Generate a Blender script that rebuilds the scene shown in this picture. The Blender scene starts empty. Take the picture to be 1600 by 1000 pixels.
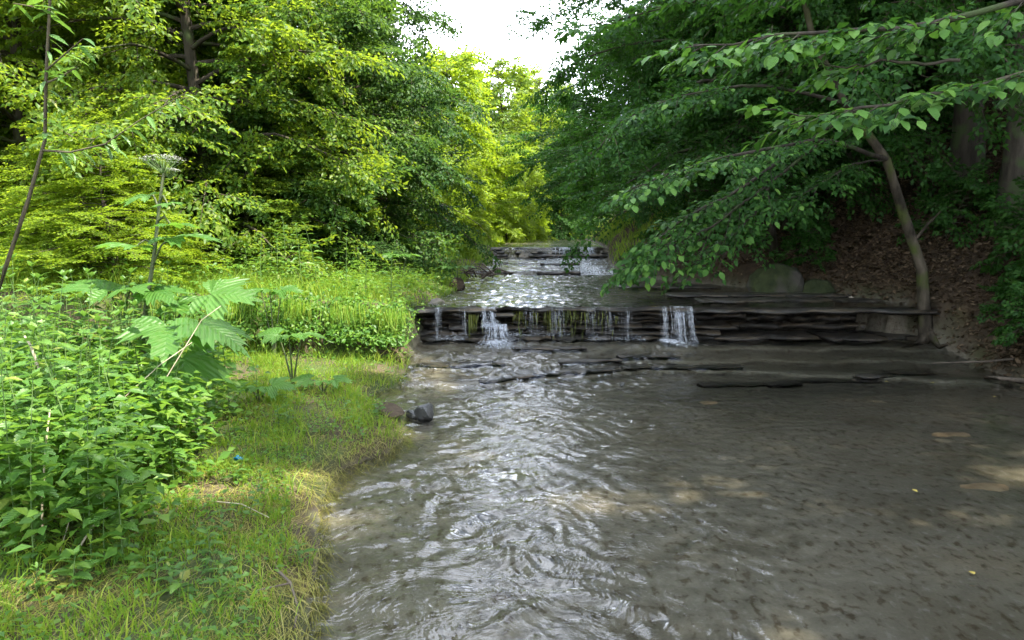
import bpy, math, random
import numpy as np
from mathutils import Matrix, Vector

random.seed(11)
RNG = np.random.default_rng(11)
scene = bpy.context.scene
C = scene.collection
pi = math.pi

# ------------------------------------------------------------------ camera, sky, sun, exposure
FOC, PITCH, EYE = 1155.0, math.atan(135 / 1155), 1.6
cam_d = bpy.data.cameras.new('camera')
cam = bpy.data.objects.new('camera', cam_d)
C.objects.link(cam)
cam.location = (0, 0, EYE)
cam.rotation_euler = (pi / 2 - PITCH, 0, 0)
cam_d.sensor_width = 36
cam_d.lens = 36 * FOC / 1600
cam_d.clip_start = 0.05
cam_d.clip_end = 1000
scene.camera = cam

SUN_AZ, SUN_EL = math.radians(112), math.radians(60)     # azimuth measured from +Y (upstream) towards +X
SDIR = np.array([math.sin(SUN_AZ) * math.cos(SUN_EL), math.cos(SUN_AZ) * math.cos(SUN_EL), math.sin(SUN_EL)])
sun_d = bpy.data.lights.new('sun', 'SUN')
sun_d.energy = 5.0
sun_d.angle = math.radians(0.55)
sun_d.color = (1.0, 0.93, 0.80)
sun = bpy.data.objects.new('sun', sun_d)
C.objects.link(sun)
sun.rotation_euler = Vector(SDIR).to_track_quat('Z', 'Y').to_euler()

w = bpy.data.worlds.new('World')
scene.world = w
w.use_nodes = True
nt = w.node_tree
nt.nodes.clear()
def wn(t, **k):
    n = nt.nodes.new(t)
    for a, b in k.items():
        setattr(n, a, b)
    return n
sky = wn('ShaderNodeTexSky', sky_type='NISHITA', sun_disc=False)
sky.sun_elevation = SUN_EL
sky.sun_rotation = SUN_AZ
tc = wn('ShaderNodeTexCoord')
mp = wn('ShaderNodeMapping')
mp.inputs['Scale'].default_value = (1.0, 1.0, 1.7)
mp.inputs['Location'].default_value = (5.5, 0.3, 0.7)
ns = wn('ShaderNodeTexNoise')
ns.inputs['Scale'].default_value = 2.0
ns.inputs['Detail'].default_value = 7
ns.inputs['Roughness'].default_value = 0.55
rp = wn('ShaderNodeValToRGB')
rp.color_ramp.elements[0].position = 0.45
rp.color_ramp.elements[1].position = 0.58
mx = wn('ShaderNodeMix', data_type='RGBA')
mx.inputs[7].default_value = (17.6, 18.7, 21.0, 1)
bg = wn('ShaderNodeBackground')
bg.inputs['Strength'].default_value = 0.12
wo = wn('ShaderNodeOutputWorld')
L = nt.links.new
L(tc.outputs['Generated'], mp.inputs['Vector'])
L(mp.outputs[0], ns.inputs['Vector'])
L(ns.outputs['Fac'], rp.inputs[0])
L(rp.outputs[0], mx.inputs[0])
L(sky.outputs[0], mx.inputs[6])
L(mx.outputs[2], bg.inputs['Color'])
L(bg.outputs[0], wo.inputs[0])

vs = scene.view_settings
vs.view_transform = 'Standard'
vs.look = 'None'
vs.exposure = 1.86
vs.gamma = 1
vs.use_curve_mapping = False
scene.render.engine = 'CYCLES'
cy = scene.cycles
cy.use_denoising = True
try:
    cy.denoiser = 'OPENIMAGEDENOISE'
except Exception:
    pass
cy.max_bounces = 7
cy.diffuse_bounces = 4
cy.glossy_bounces = 3
cy.transmission_bounces = 4
cy.transparent_max_bounces = 8
cy.caustics_reflective = False
cy.caustics_refractive = False
cy.sample_clamp_indirect = 6
cy.use_adaptive_sampling = True
cy.adaptive_threshold = 0.02

# ------------------------------------------------------------------ small helpers
CP, SP = math.cos(PITCH), math.sin(PITCH)
def ray(px, py):
    a, b = (px - 800) / FOC, -(py - 500) / FOC
    return np.array([a, CP + b * SP, -SP + b * CP])
def at(px, py, y):
    """the world point that stands y metres upstream of the camera along a line of sight (used to survey the place)"""
    r = ray(px, py)
    return np.array([0, 0, EYE]) + r * (y / r[1])
def smooth(a, b, x):
    t = np.clip((x - a) / (b - a), 0, 1)
    return t * t * (3 - 2 * t)
def unit(v):
    return v / np.maximum(np.linalg.norm(v, axis=-1, keepdims=True), 1e-9)
_wv = {}
def fbm(x, y, seed=0, scale=1.0, octs=4):
    """smooth pseudo-random field, about -1..1"""
    if seed not in _wv:
        r = np.random.default_rng(seed + 1000)
        _wv[seed] = [(r.uniform(0, 2 * pi, 6), r.uniform(0, 2 * pi, 6), r.uniform(.7, 1.4, 6)) for _ in range(7)]
    out = np.zeros(np.broadcast(x, y).shape)
    amp, fr, tot = 1.0, 1.0 / scale, 0
    for o in range(octs):
        a, ph, m = _wv[seed][o]
        s = 0
        for k in range(6):
            s = s + np.sin((np.cos(a[k]) * x + np.sin(a[k]) * y) * fr * m[k] * 2 * pi + ph[k])
        out = out + amp * s / 3.2
        tot += amp
        amp *= .5
        fr *= 2.03
    return out / tot

def mesh_np(name, V, faces, mats=(), mi=None, smooth_shade=False, attrs=None):
    """faces: list of integer arrays (n,3) or (n,4); mi: list of material indices, one per array"""
    me = bpy.data.meshes.new(name)
    V = np.asarray(V, dtype=np.float32)
    me.vertices.add(len(V))
    me.vertices.foreach_set('co', V.ravel())
    faces = [np.asarray(f, dtype=np.int32) for f in faces if len(f)]
    nl = sum(f.size for f in faces)
    me.loops.add(nl)
    me.loops.foreach_set('vertex_index', np.concatenate([f.ravel() for f in faces]))
    st, tot, mm, o = [], [], [], 0
    for j, f in enumerate(faces):
        n, k = f.shape
        st.append(o + np.arange(n) * k)
        tot.append(np.full(n, k))
        mm.append(np.full(n, mi[j] if mi else 0))
        o += n * k
    st = np.concatenate(st).astype(np.int32)
    me.polygons.add(len(st))
    me.polygons.foreach_set('loop_start', st)
    me.polygons.foreach_set('loop_total', np.concatenate(tot).astype(np.int32))
    me.polygons.foreach_set('material_index', np.concatenate(mm).astype(np.int32))
    if smooth_shade:
        me.polygons.foreach_set('use_smooth', np.ones(len(st), dtype=bool))
    for m in mats:
        me.materials.append(m)
    if attrs:
        for k, v in attrs.items():
            a = me.attributes.new(k, 'FLOAT', 'POINT')
            a.data.foreach_set('value', np.asarray(v, dtype=np.float32))
    me.update(calc_edges=True)
    return me

class MB:
    """collects geometry for one mesh"""
    def __init__(s):
        s.v, s.f3, s.f4, s.n = [], {}, {}, 0
    def add(s, V, F, m=0):
        V = np.asarray(V, float).reshape(-1, 3)
        F = np.asarray(F, int) + s.n
        (s.f3 if F.shape[1] == 3 else s.f4).setdefault(m, []).append(F)
        s.v.append(V)
        s.n += len(V)
    def tube(s, path, rad, sides=6, m=0):
        P = np.asarray(path, float)
        n = len(P)
        R = np.broadcast_to(np.asarray(rad, float), (n,))
        T = unit(np.gradient(P, axis=0))
        ref = np.where(np.abs(T[:, 2:3]) > .9, np.array([[1., 0, 0]]), np.array([[0, 0, 1.]]))
        A = unit(np.cross(T, ref))
        B = np.cross(T, A)
        an = np.arange(sides) * 2 * pi / sides
        V = P[:, None, :] + R[:, None, None] * (np.cos(an)[None, :, None] * A[:, None, :] + np.sin(an)[None, :, None] * B[:, None, :])
        i = np.arange(n - 1)[:, None] * sides
        j = np.arange(sides)[None, :]
        k = (j + 1) % sides
        F = np.stack([i + j, i + k, i + sides + k, i + sides + j], -1).reshape(-1, 4)
        s.add(V.reshape(-1, 3), F, m)
    def leaves(s, P, A, N, Ln, Wd, m=0, fold=.18, droop=.12):
        """folded diamond leaves, two triangles each"""
        if len(P) == 0:
            return
        A = unit(A)
        B = unit(np.cross(N, A))
        N = np.cross(A, B)
        Ln = np.asarray(Ln, float).reshape(-1, 1) * np.ones((len(P), 1))
        Wd = np.asarray(Wd, float).reshape(-1, 1) * np.ones((len(P), 1))
        mid = P + A * Ln * .42
        l = mid + B * Wd * .5 + N * Wd * fold
        r = mid - B * Wd * .5 + N * Wd * fold
        t = P + A * Ln - N * Ln * droop
        V = np.stack([P, l, t, r], 1).reshape(-1, 3)
        i = np.arange(len(P)) * 4
        F = np.concatenate([np.stack([i, i + 2, i + 1], 1), np.stack([i, i + 3, i + 2], 1)])
        s.add(V, F, m)
    def blades(s, P, H, lean, Wd, bend=.5, m=0):
        """grass blades: P base, H height, lean horizontal vector (n,2) added at the tip"""
        n = len(P)
        if n == 0:
            return
        H = np.asarray(H, float).reshape(-1) * np.ones(n)
        Wd = np.asarray(Wd, float).reshape(-1) * np.ones(n)
        th = RNG.uniform(0, 2 * pi, n)
        S = np.stack([np.cos(th), np.sin(th), np.zeros(n)], 1) * Wd[:, None] * .5
        Lh = np.concatenate([lean, np.zeros((n, 1))], 1)
        def pt(t):
            z = H * (t - bend * .35 * t * t)
            return P + Lh * (t ** 1.8) + np.stack([np.zeros(n), np.zeros(n), z], 1)
        a, b, c = pt(0.), pt(.5), pt(1.)
        V = np.stack([a - S, a + S, b - S * .8, b + S * .8, c], 1).reshape(-1, 3)
        i = np.arange(n) * 5
        s.add(V, np.concatenate([np.stack([i, i + 1, i + 3], 1), np.stack([i, i + 3, i + 2], 1), np.stack([i + 2, i + 3, i + 4], 1)]), m)
    def mesh(s, name, mats, smooth_shade=False):
        fs, mi = [], []
        for d in (s.f3, s.f4):
            for m, l in d.items():
                fs.append(np.concatenate(l))
                mi.append(m)
        return mesh_np(name, np.concatenate(s.v), fs, mats, mi, smooth_shade)

def link(name, data, parent=None, loc=None, mat4=None):
    o = bpy.data.objects.new(name, data)
    C.objects.link(o)
    if parent is not None:
        o.parent = parent
    if loc is not None:
        o.location = loc
    if mat4 is not None:
        o.matrix_local = mat4
    return o
def tag(o, label=None, cat=None, group=None, kind=None):
    for k, v in (('label', label), ('category', cat), ('group', group), ('kind', kind)):
        if v:
            o[k] = v
    return o
def frame(p, a, n, s=1.0):
    """matrix whose X runs along a and whose Z is near n"""
    a = unit(np.asarray(a, float))
    b = unit(np.cross(n, a))
    n = np.cross(a, b)
    M = Matrix.Identity(4)
    for i in range(3):
        M[i][0], M[i][1], M[i][2], M[i][3] = a[i] * s, b[i] * s, n[i] * s, p[i]
    return M

# ------------------------------------------------------------------ materials
def newmat(name):
    m = bpy.data.materials.new(name)
    m.use_nodes = True
    n = m.node_tree
    n.nodes.clear()
    return m, n, n.nodes.new('ShaderNodeOutputMaterial')
def node(n, t, ins=None, **k):
    x = n.nodes.new(t)
    for a, b in k.items():
        setattr(x, a, b)
    for a, b in (ins or {}).items():
        if hasattr(b, 'is_output'):
            n.links.new(b, x.inputs[a])
        else:
            x.inputs[a].default_value = b
    return x
def ramp(n, fac, stops):
    r = node(n, 'ShaderNodeValToRGB', {0: fac})
    e = r.color_ramp.elements
    while len(e) < len(stops):
        e.new(.5)
    for x, (p, c) in zip(e, stops):
        x.position = p
        x.color = (*c, 1)
    return r.outputs[0]
def mixc(n, fac, a, b, mode='MIX'):
    x = node(n, 'ShaderNodeMix', data_type='RGBA', blend_type=mode)
    for i, v in ((0, fac), (6, a), (7, b)):
        if hasattr(v, 'is_output'):
            n.links.new(v, x.inputs[i])
        else:
            x.inputs[i].default_value = v if i == 0 else (*v, 1)
    return x.outputs[2]
def leaf_mat(name, stops, trans, tw=.42, rough=.45, spec=.35):
    """leaf: coloured per leaf, lets light through"""
    m, n, out = newmat(name)
    g = node(n, 'ShaderNodeNewGeometry')
    col = ramp(n, g.outputs['Random Per Island'], stops)
    p = node(n, 'ShaderNodeBsdfPrincipled', {'Base Color': col, 'Roughness': rough, 'Specular IOR Level': spec})
    tcol = mixc(n, .5, trans, col, 'MIX')
    t = node(n, 'ShaderNodeBsdfTranslucent', {'Color': mixc(n, 1.0, tcol, (1.6, 1.6, 1.6), 'MULTIPLY')})
    s = node(n, 'ShaderNodeMixShader', {0: tw, 1: p.outputs[0], 2: t.outputs[0]})
    n.links.new(s.outputs[0], out.inputs[0])
    return m
def leaf_mat_obj(name, stops, trans, tw=.4, rough=.42, spec=.4):
    """the same for leaves that are objects of their own: veins and per-object colour"""
    m, n, out = newmat(name)
    g = node(n, 'ShaderNodeObjectInfo')
    tcn = node(n, 'ShaderNodeTexCoord')
    col = ramp(n, g.outputs['Random'], stops)
    sp = node(n, 'ShaderNodeSeparateXYZ', {0: tcn.outputs['Object']})
    ab = node(n, 'ShaderNodeMath', {0: sp.outputs[1]}, operation='ABSOLUTE')
    v1 = node(n, 'ShaderNodeMath', {0: sp.outputs[0], 1: ab.outputs[0]}, operation='SUBTRACT')
    v2 = node(n, 'ShaderNodeMath', {0: v1.outputs[0], 1: 52.0}, operation='MULTIPLY')
    v3 = node(n, 'ShaderNodeMath', {0: v2.outputs[0]}, operation='SINE')
    v4 = node(n, 'ShaderNodeMapRange', {0: v3.outputs[0], 1: .55, 2: 1., 3: 0., 4: .35})
    nz = node(n, 'ShaderNodeTexNoise', {'Vector': tcn.outputs['Object'], 'Scale': 6.0})
    col = mixc(n, v4.outputs[0], col, (.13, .22, .06))
    col = mixc(n, node(n, 'ShaderNodeMapRange', {0: nz.outputs[0], 1: .45, 2: .75, 3: 0., 4: .4}).outputs[0], col, (.09, .16, .03))
    bp = node(n, 'ShaderNodeBump', {'Strength': .35, 'Distance': .02, 'Height': v3.outputs[0]})
    p = node(n, 'ShaderNodeBsdfPrincipled', {'Base Color': col, 'Roughness': rough, 'Specular IOR Level': spec, 'Normal': bp.outputs[0]})
    t = node(n, 'ShaderNodeBsdfTranslucent', {'Color': mixc(n, .5, trans, col)})
    s = node(n, 'ShaderNodeMixShader', {0: tw, 1: p.outputs[0], 2: t.outputs[0]})
    n.links.new(s.outputs[0], out.inputs[0])
    return m
def rough_mat(name, c1, c2, scale=6., rough=.9, c3=None, bump=.3, spec=.3, stretch=(1, 1, 1), bdist=.02):
    m, n, out = newmat(name)
    tcn = node(n, 'ShaderNodeTexCoord')
    mpn = node(n, 'ShaderNodeMapping', {'Vector': tcn.outputs['Object'], 'Scale': stretch})
    a = node(n, 'ShaderNodeTexNoise', {'Vector': mpn.outputs[0], 'Scale': scale, 'Detail': 8., 'Roughness': .65})
    col = ramp(n, a.outputs[0], [(.32, c1), (.66, c2)])
    if c3:
        b = node(n, 'ShaderNodeTexNoise', {'Vector': tcn.outputs['Object'], 'Scale': scale * .35, 'Detail': 5.})
        col = mixc(n, node(n, 'ShaderNodeMapRange', {0: b.outputs[0], 1: .5, 2: .62}).outputs[0], col, c3)
    bp = node(n, 'ShaderNodeBump', {'Strength': bump, 'Distance': bdist, 'Height': a.outputs[0]})
    p = node(n, 'ShaderNodeBsdfPrincipled', {'Base Color': col, 'Roughness': rough, 'Specular IOR Level': spec, 'Normal': bp.outputs[0]})
    n.links.new(p.outputs[0], out.inputs[0])
    return m

M = {}
M['hornbeam'] = leaf_mat('hornbeam_leaf', [(0, (.045, .10, .012)), (.5, (.08, .16, .018)), (1, (.15, .21, .02))], (.30, .38, .015), .48, .45, .28)
M['darkleaf'] = leaf_mat('dark_leaf', [(0, (.02, .055, .014)), (.6, (.035, .085, .02)), (1, (.06, .12, .025))], (.10, .20, .02), .32, .5, .15)
M['midleaf'] = leaf_mat('mid_leaf', [(0, (.03, .075, .014)), (.6, (.05, .11, .018)), (1, (.09, .16, .02))], (.16, .27, .02), .38, .5, .2)
M['rightleaf'] = leaf_mat('painted_shade_leaf', [(0, (.014, .045, .009)), (.6, (.026, .08, .014)), (1, (.05, .125, .02))], (.09, .23, .015), .32, .5, .15)  # shade of the right-hand woods is put into this dark leaf colour
M['yellowleaf'] = leaf_mat('painted_sunlit_leaf', [(0, (.08, .16, .012)), (.5, (.13, .21, .015)), (1, (.19, .25, .02))], (.34, .44, .015), .5, .45, .25)  # yellow of sunlit foliage put into the leaf colour
M['herbleaf'] = leaf_mat('herb_leaf', [(0, (.045, .12, .018)), (.6, (.08, .18, .025)), (1, (.14, .23, .03))], (.22, .36, .03), .42)
M['grass'] = leaf_mat('grass_blade', [(0, (.08, .18, .018)), (.55, (.16, .28, .025)), (1, (.32, .35, .05))], (.28, .38, .03), .4, .5, .3)
M['straw'] = leaf_mat('straw_blade', [(0, (.16, .16, .03)), (.5, (.32, .28, .07)), (.8, (.24, .28, .04)), (1, (.48, .40, .18))], (.3, .26, .08), .25, .6, .3)
M['meadow'] = leaf_mat('meadow_blade', [(0, (.08, .18, .02)), (.6, (.15, .27, .03)), (1, (.28, .33, .04))], (.36, .44, .03), .45, .5, .3)
M['moss'] = leaf_mat('hanging_moss', [(0, (.05, .07, .012)), (1, (.16, .17, .03))], (.2, .22, .03), .3, .5, .4)
M['litter'] = leaf_mat('leaf_litter', [(0, (.03, .02, .011)), (.5, (.075, .05, .028)), (1, (.15, .105, .062))], (.12, .08, .04), .12, .6, .2)
M['leafobj'] = leaf_mat_obj('branch_leaf', [(0, (.06, .17, .022)), (.6, (.11, .26, .035)), (1, (.17, .33, .05))], (.2, .42, .03), .4, .45, .35)
M['nettleobj'] = leaf_mat_obj('nettle_leaf', [(0, (.045, .12, .02)), (.55, (.085, .20, .03)), (.93, (.14, .26, .035)), (1, (.28, .28, .05))], (.22, .40, .04), .4, .38, .5)
M['hogobj'] = leaf_mat_obj('hogweed_leaf', [(0, (.05, .14, .022)), (1, (.085, .20, .035))], (.24, .48, .03), .42, .42, .3)
M['bark'] = rough_mat('bark', (.02, .017, .012), (.07, .058, .042), 9., .9, (.05, .07, .025), .6, .2, (1, 1, .25))
M['twig'] = rough_mat('twig', (.05, .04, .025), (.10, .085, .05), 9.)
M['mossybark'] = rough_mat('mossy_bark', (.02, .017, .012), (.10, .082, .058), 7., .95, (.06, .075, .02), .9, .1, (1, 1, .4), .03)
M['stem'] = rough_mat('green_stem', (.06, .12, .03), (.11, .17, .05), 5., .6)
M['redstem'] = rough_mat('hogweed_stem', (.05, .075, .03), (.10, .11, .05), 5., .6)
M['drystalk'] = rough_mat('dry_stalk', (.30, .25, .16), (.48, .42, .30), 14., .8)
M['deadwood'] = rough_mat('dead_wood', (.05, .04, .03), (.15, .12, .09), 10., .9)
M['stone'] = rough_mat('wet_stone', (.02, .02, .019), (.09, .088, .08), 7., .38, None, .6, .5)
M['palestone'] = rough_mat('pale_stone', (.20, .17, .13), (.36, .31, .25), 7., .8)
M['greystone'] = rough_mat('grey_stone', (.09, .08, .065), (.22, .19, .155), 9., .8, (.06, .06, .03), .7)
M['mossystone'] = rough_mat('mossy_stone', (.012, .018, .006), (.04, .05, .016), 5., .95, (.05, .045, .035), .8)
M['clod'] = rough_mat('earth_clod', (.03, .021, .013), (.08, .056, .034), 18., .95)
M['shale'] = rough_mat('wet_shale', (.012, .012, .011), (.075, .066, .052), 6., .35, (.10, .075, .045), .7, .5, (1, 1, 5.))
M['sunpatch'] = rough_mat('painted_sun_patch', (.24, .16, .09), (.42, .31, .19), 8., .5)  # warm sunlight on the stream bed, painted as a tan colour
M['white'] = rough_mat('white_petal', (.72, .72, .68), (.82, .82, .78), 8., .7)
M['blue'] = rough_mat('blue_plastic', (.01, .25, .62), (.03, .38, .80), 8., .35)
M['yellowfall'] = rough_mat('yellow_fallen_leaf', (.36, .27, .05), (.50, .40, .09), 20., .6)

def ground_material():
    m, n, out = newmat('ground')
    tcn = node(n, 'ShaderNodeTexCoord')
    ar = node(n, 'ShaderNodeAttribute', attribute_name='rock').outputs['Fac']
    al = node(n, 'ShaderNodeAttribute', attribute_name='litter').outputs['Fac']
    O = tcn.outputs['Object']
    n1 = node(n, 'ShaderNodeTexNoise', {'Vector': O, 'Scale': 5., 'Detail': 8., 'Roughness': .65}).outputs[0]
    n2 = node(n, 'ShaderNodeTexNoise', {'Vector': O, 'Scale': 1.3, 'Detail': 6.}).outputs[0]
    n3 = node(n, 'ShaderNodeTexNoise', {'Vector': node(n, 'ShaderNodeMapping', {'Vector': O, 'Scale': (1., .62, 1.)}).outputs[0], 'Scale': 19., 'Detail': 5., 'Roughness': .6}).outputs[0]
    n4 = node(n, 'ShaderNodeTexNoise', {'Vector': O, 'Scale': 60., 'Detail': 3.}).outputs[0]
    soil = mixc(n, node(n, 'ShaderNodeMapRange', {0: n2, 1: .42, 2: .6}).outputs[0], ramp(n, n1, [(.3, (.035, .026, .016)), (.7, (.10, .075, .045))]), (.05, .075, .018))
    bed = ramp(n, n2, [(.3, (.115, .098, .068)), (.55, (.172, .154, .118)), (.75, (.195, .16, .108))])
    bed = mixc(n, node(n, 'ShaderNodeMapRange', {0: n3, 1: .54, 2: .64, 3: 0., 4: .85}).outputs[0], bed, (.055, .036, .018))
    bed = mixc(n, node(n, 'ShaderNodeMapRange', {0: n3, 1: .42, 2: .33, 3: 0., 4: .5}).outputs[0], bed, (.27, .255, .22))
    bed = mixc(n, node(n, 'ShaderNodeMapRange', {0: n4, 1: .35, 2: .7, 3: 0., 4: .35}).outputs[0], bed, (.10, .088, .06))
    lit = ramp(n, n1, [(.3, (.022, .015, .009)), (.7, (.075, .048, .027))])
    col = mixc(n, al, soil, lit)
    col = mixc(n, ar, col, bed)
    bp = node(n, 'ShaderNodeBump', {'Strength': .5, 'Distance': .02, 'Height': n3})
    rg = node(n, 'ShaderNodeMapRange', {0: ar, 3: .95, 4: .5})
    p = node(n, 'ShaderNodeBsdfPrincipled', {'Base Color': col, 'Roughness': rg.outputs[0], 'Normal': bp.outputs[0], 'Specular IOR Level': .3})
    n.links.new(p.outputs[0], out.inputs[0])
    return m
M['ground'] = ground_material()

def water_material(name, tint, fine=1.0):
    m, n, out = newmat(name)
    O = node(n, 'ShaderNodeTexCoord').outputs['Object']
    wrp = node(n, 'ShaderNodeTexNoise', {'Vector': O, 'Scale': 1.6, 'Detail': 2.})
    wv = node(n, 'ShaderNodeVectorMath', {0: wrp.outputs['Color'], 1: (.9, .9, 0)}, operation='MULTIPLY')
    ov = node(n, 'ShaderNodeVectorMath', {0: O, 1: wv.outputs[0]}, operation='ADD')
    a = node(n, 'ShaderNodeTexNoise', {'Vector': node(n, 'ShaderNodeMapping', {'Vector': ov.outputs[0], 'Rotation': (0, 0, .35), 'Scale': (1., 1.5, 1)}).outputs[0], 'Scale': 9., 'Detail': 2., 'Roughness': .5})
    b = node(n, 'ShaderNodeTexNoise', {'Vector': node(n, 'ShaderNodeMapping', {'Vector': ov.outputs[0], 'Rotation': (0, 0, -.5), 'Scale': (1., 2.0, 1)}).outputs[0], 'Scale': 20., 'Detail': 1., 'Roughness': .5})
    ca = node(n, 'ShaderNodeAttribute', attribute_name='chop').outputs['Fac']
    h = node(n, 'ShaderNodeMath', {0: b.outputs[0], 1: .65, 2: a.outputs[0]}, operation='MULTIPLY_ADD')
    hs = node(n, 'ShaderNodeMath', {0: h.outputs[0], 1: ca}, operation='MULTIPLY')
    bp = node(n, 'ShaderNodeBump', {'Strength': 1.0, 'Distance': .008 * fine, 'Height': hs.outputs[0]})
    fr = node(n, 'ShaderNodeFresnel', {'IOR': 1.333, 'Normal': bp.outputs[0]})
    tr = node(n, 'ShaderNodeBsdfTransparent', {'Color': (*tint, 1)})
    gl = node(n, 'ShaderNodeBsdfGlossy', {'Color': (1, 1, 1, 1), 'Roughness': .015, 'Normal': bp.outputs[0]})
    s = node(n, 'ShaderNodeMixShader', {0: fr.outputs[0], 1: tr.outputs[0], 2: gl.outputs[0]})
    fo = node(n, 'ShaderNodeAttribute', attribute_name='foam').outputs['Fac']
    fn = node(n, 'ShaderNodeTexNoise', {'Vector': ov.outputs[0], 'Scale': 24., 'Detail': 5., 'Roughness': .65})
    th = node(n, 'ShaderNodeMath', {0: 1.02, 1: fo}, operation='SUBTRACT')
    fm = node(n, 'ShaderNodeMath', {0: fn.outputs[0], 1: th.outputs[0]}, operation='SUBTRACT')
    fk = node(n, 'ShaderNodeMapRange', {0: fm.outputs[0], 1: 0., 2: .12, 3: 0., 4: .75})
    wd = node(n, 'ShaderNodeBsdfPrincipled', {'Base Color': (.78, .8, .82, 1), 'Roughness': .35, 'Normal': bp.outputs[0]})
    s2 = node(n, 'ShaderNodeMixShader', {0: fk.outputs[0], 1: s.outputs[0], 2: wd.outputs[0]})
    n.links.new(s2.outputs[0], out.inputs[0])
    return m
M['water'] = water_material('water', (.85, .86, .83))
def fall_material():
    m, n, out = newmat('falling_water')
    O = node(n, 'ShaderNodeTexCoord').outputs['Object']
    a = node(n, 'ShaderNodeTexNoise', {'Vector': node(n, 'ShaderNodeMapping', {'Vector': O, 'Scale': (1, 1, .12)}).outputs[0], 'Scale': 60., 'Detail': 3.})
    tr = node(n, 'ShaderNodeBsdfTransparent', {'Color': (.93, .95, .97, 1)})
    p = node(n, 'ShaderNodeBsdfPrincipled', {'Base Color': (.80, .83, .86, 1), 'Roughness': .12, 'Specular IOR Level': .8})
    f = node(n, 'ShaderNodeMapRange', {0: a.outputs[0], 1: .35, 2: .62, 3: .04, 4: .62})
    s = node(n, 'ShaderNodeMixShader', {0: f.outputs[0], 1: tr.outputs[0], 2: p.outputs[0]})
    n.links.new(s.outputs[0], out.inputs[0])
    return m
M['fall'] = fall_material()

# ------------------------------------------------------------------ the lie of the land
LX = np.array([[-6, -.5], [1, -.6], [2.76, -.76], [3.68, -.95], [4.22, -1.1], [4.88, -1.11], [5.3, -.86], [5.58, -.80], [6.39, -.90], [6.75, -1.15], [7.02, -1.36], [7.35, -1.3], [7.78, -1.08], [9.42, -1.24], [9.8, -1.2], [11, -1.02], [12.4, -.86], [17.2, -.89], [18.6, -.45], [20, -.5], [40, 0.1], [60, 2.5], [95, 9]])
RX = np.array([[-6, 4.8], [7.46, 5.3], [8.9, 5.5], [9.8, 5.5], [11.7, 4.9], [14, 3.6], [17, 2.4], [20, 2.55], [40, 3.9], [60, 6.5], [95, 13]])
xl = lambda y: np.interp(y, LX[:, 0], LX[:, 1])
xr = lambda y: np.interp(y, RX[:, 0], RX[:, 1])
LIP = lambda x: 9.72 + .10 * np.sin(x * 1.1 + .5) + .04 * np.sin(x * 3.7) - .05 * np.clip(x - 2.3, 0, 9)
def step1(x):
    return 7.66 + .9 * smooth(-1.1, 2.2, x) + .05 * np.sin(x * 5.1) + .03 * np.sin(x * 13.) - .25 * np.clip(x - 2.2, 0, 4)
def step2(x):
    return 8.45 + .4 * smooth(-1., 2., x) + .06 * np.sin(x * 4.3 + 1) + .03 * np.sin(x * 11.)
def step0(x):
    return 7.25 + .2 * np.clip(x - 1, 0, 3.5) + .05 * np.sin(x * 6.)
def water_z(x, y):
    z = .05 * smooth(-.05, .03, y - step1(x)) + .035 * smooth(-.05, .03, y - step2(x)) + .03 * smooth(-.05, .03, y - step2(x) - .45) + .09 * smooth(8.6, 9.75, y)
    return z
def mid_z(x, y):
    return .64 + .012 * smooth(11.6, 11.7, y + .2 * np.sin(x * 2))
def up_z(x, y):
    """the second staircase of ledges"""
    yb = y + .18 * np.sin(x * 2.1) + .07 * np.sin(x * 6.3)
    z = .652 + .09 * smooth(17.15, 17.25, yb) + .06 * smooth(17.9, 18.0, yb + .3 * x * .3) + .07 * smooth(18.7, 18.8, yb) + .06 * smooth(19.3, 19.5, yb)
    z = z + .27 * smooth(20.0, 20.08, yb) + .03 * smooth(22, 22.1, yb) + .03 * smooth(25, 25.2, yb)
    return z
def bed_z(x, y):
    lip = LIP(x)
    a = water_z(x, y) - .045 - .03 * smooth(2, 4.5, x) * (y < 8)
    b = mid_z(x, y) - .05
    c = up_z(x, y) - .035
    z = np.where(y < lip + .5 + 1.0 * smooth(2.2, 2.9, x) * smooth(5.3, 4.9, x), a, np.where(y < 16.9, b, c))
    return z + .008 * fbm(x, y, 3, .5)
def bank_level(y):
    return np.interp(y, [-6, 8.6, 9.7, 16.8, 17.4, 19.8, 20.3, 40, 95], [0, .03, .64, .66, .76, .95, 1.24, 1.32, 3.0])
def left_z(x, y):
    u = np.maximum(xl(y) - x, 0)
    low = .03 + .06 * np.minimum(u, .5) / .5 + .085 * u + .03 * fbm(x, y, 5, 1.1)
    ter = np.maximum(bank_level(y), .64) + .10 * np.minimum(u, .5) / .5 + .06 * u + .05 * fbm(x, y, 6, 1.6)
    e = smooth(-.13, .12, y - (9.0 - .33 * np.minimum(u, 5) + .15 * fbm(x, y, 8, 1.5)))
    z = low * (1 - e) + ter * e
    return z + .42 * np.maximum(u - 5.5, 0) + .12 * np.maximum(y - 24, 0) * smooth(0, 6, u)
def right_z(x, y):
    u = np.maximum(x - xr(y), 0)
    return bank_level(y) + .06 + .62 * np.minimum(u, 7) + .35 * np.maximum(u - 7, 0) + .12 * fbm(x, y, 9, 1.7) * smooth(0, 1, u) + .1 * smooth(0, .4, u)
def ground_z(x, y):
    s = np.minimum(x - xl(y), xr(y) - x)
    t = smooth(-.14, .03, s)
    bank = np.where(x < (xl(y) + xr(y)) / 2, left_z(x, y), right_z(x, y))
    return bank * (1 - t) + bed_z(x, y) * t
def gz(x, y):
    return float(ground_z(np.array([float(x)]), np.array([float(y)]))[0])

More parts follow.
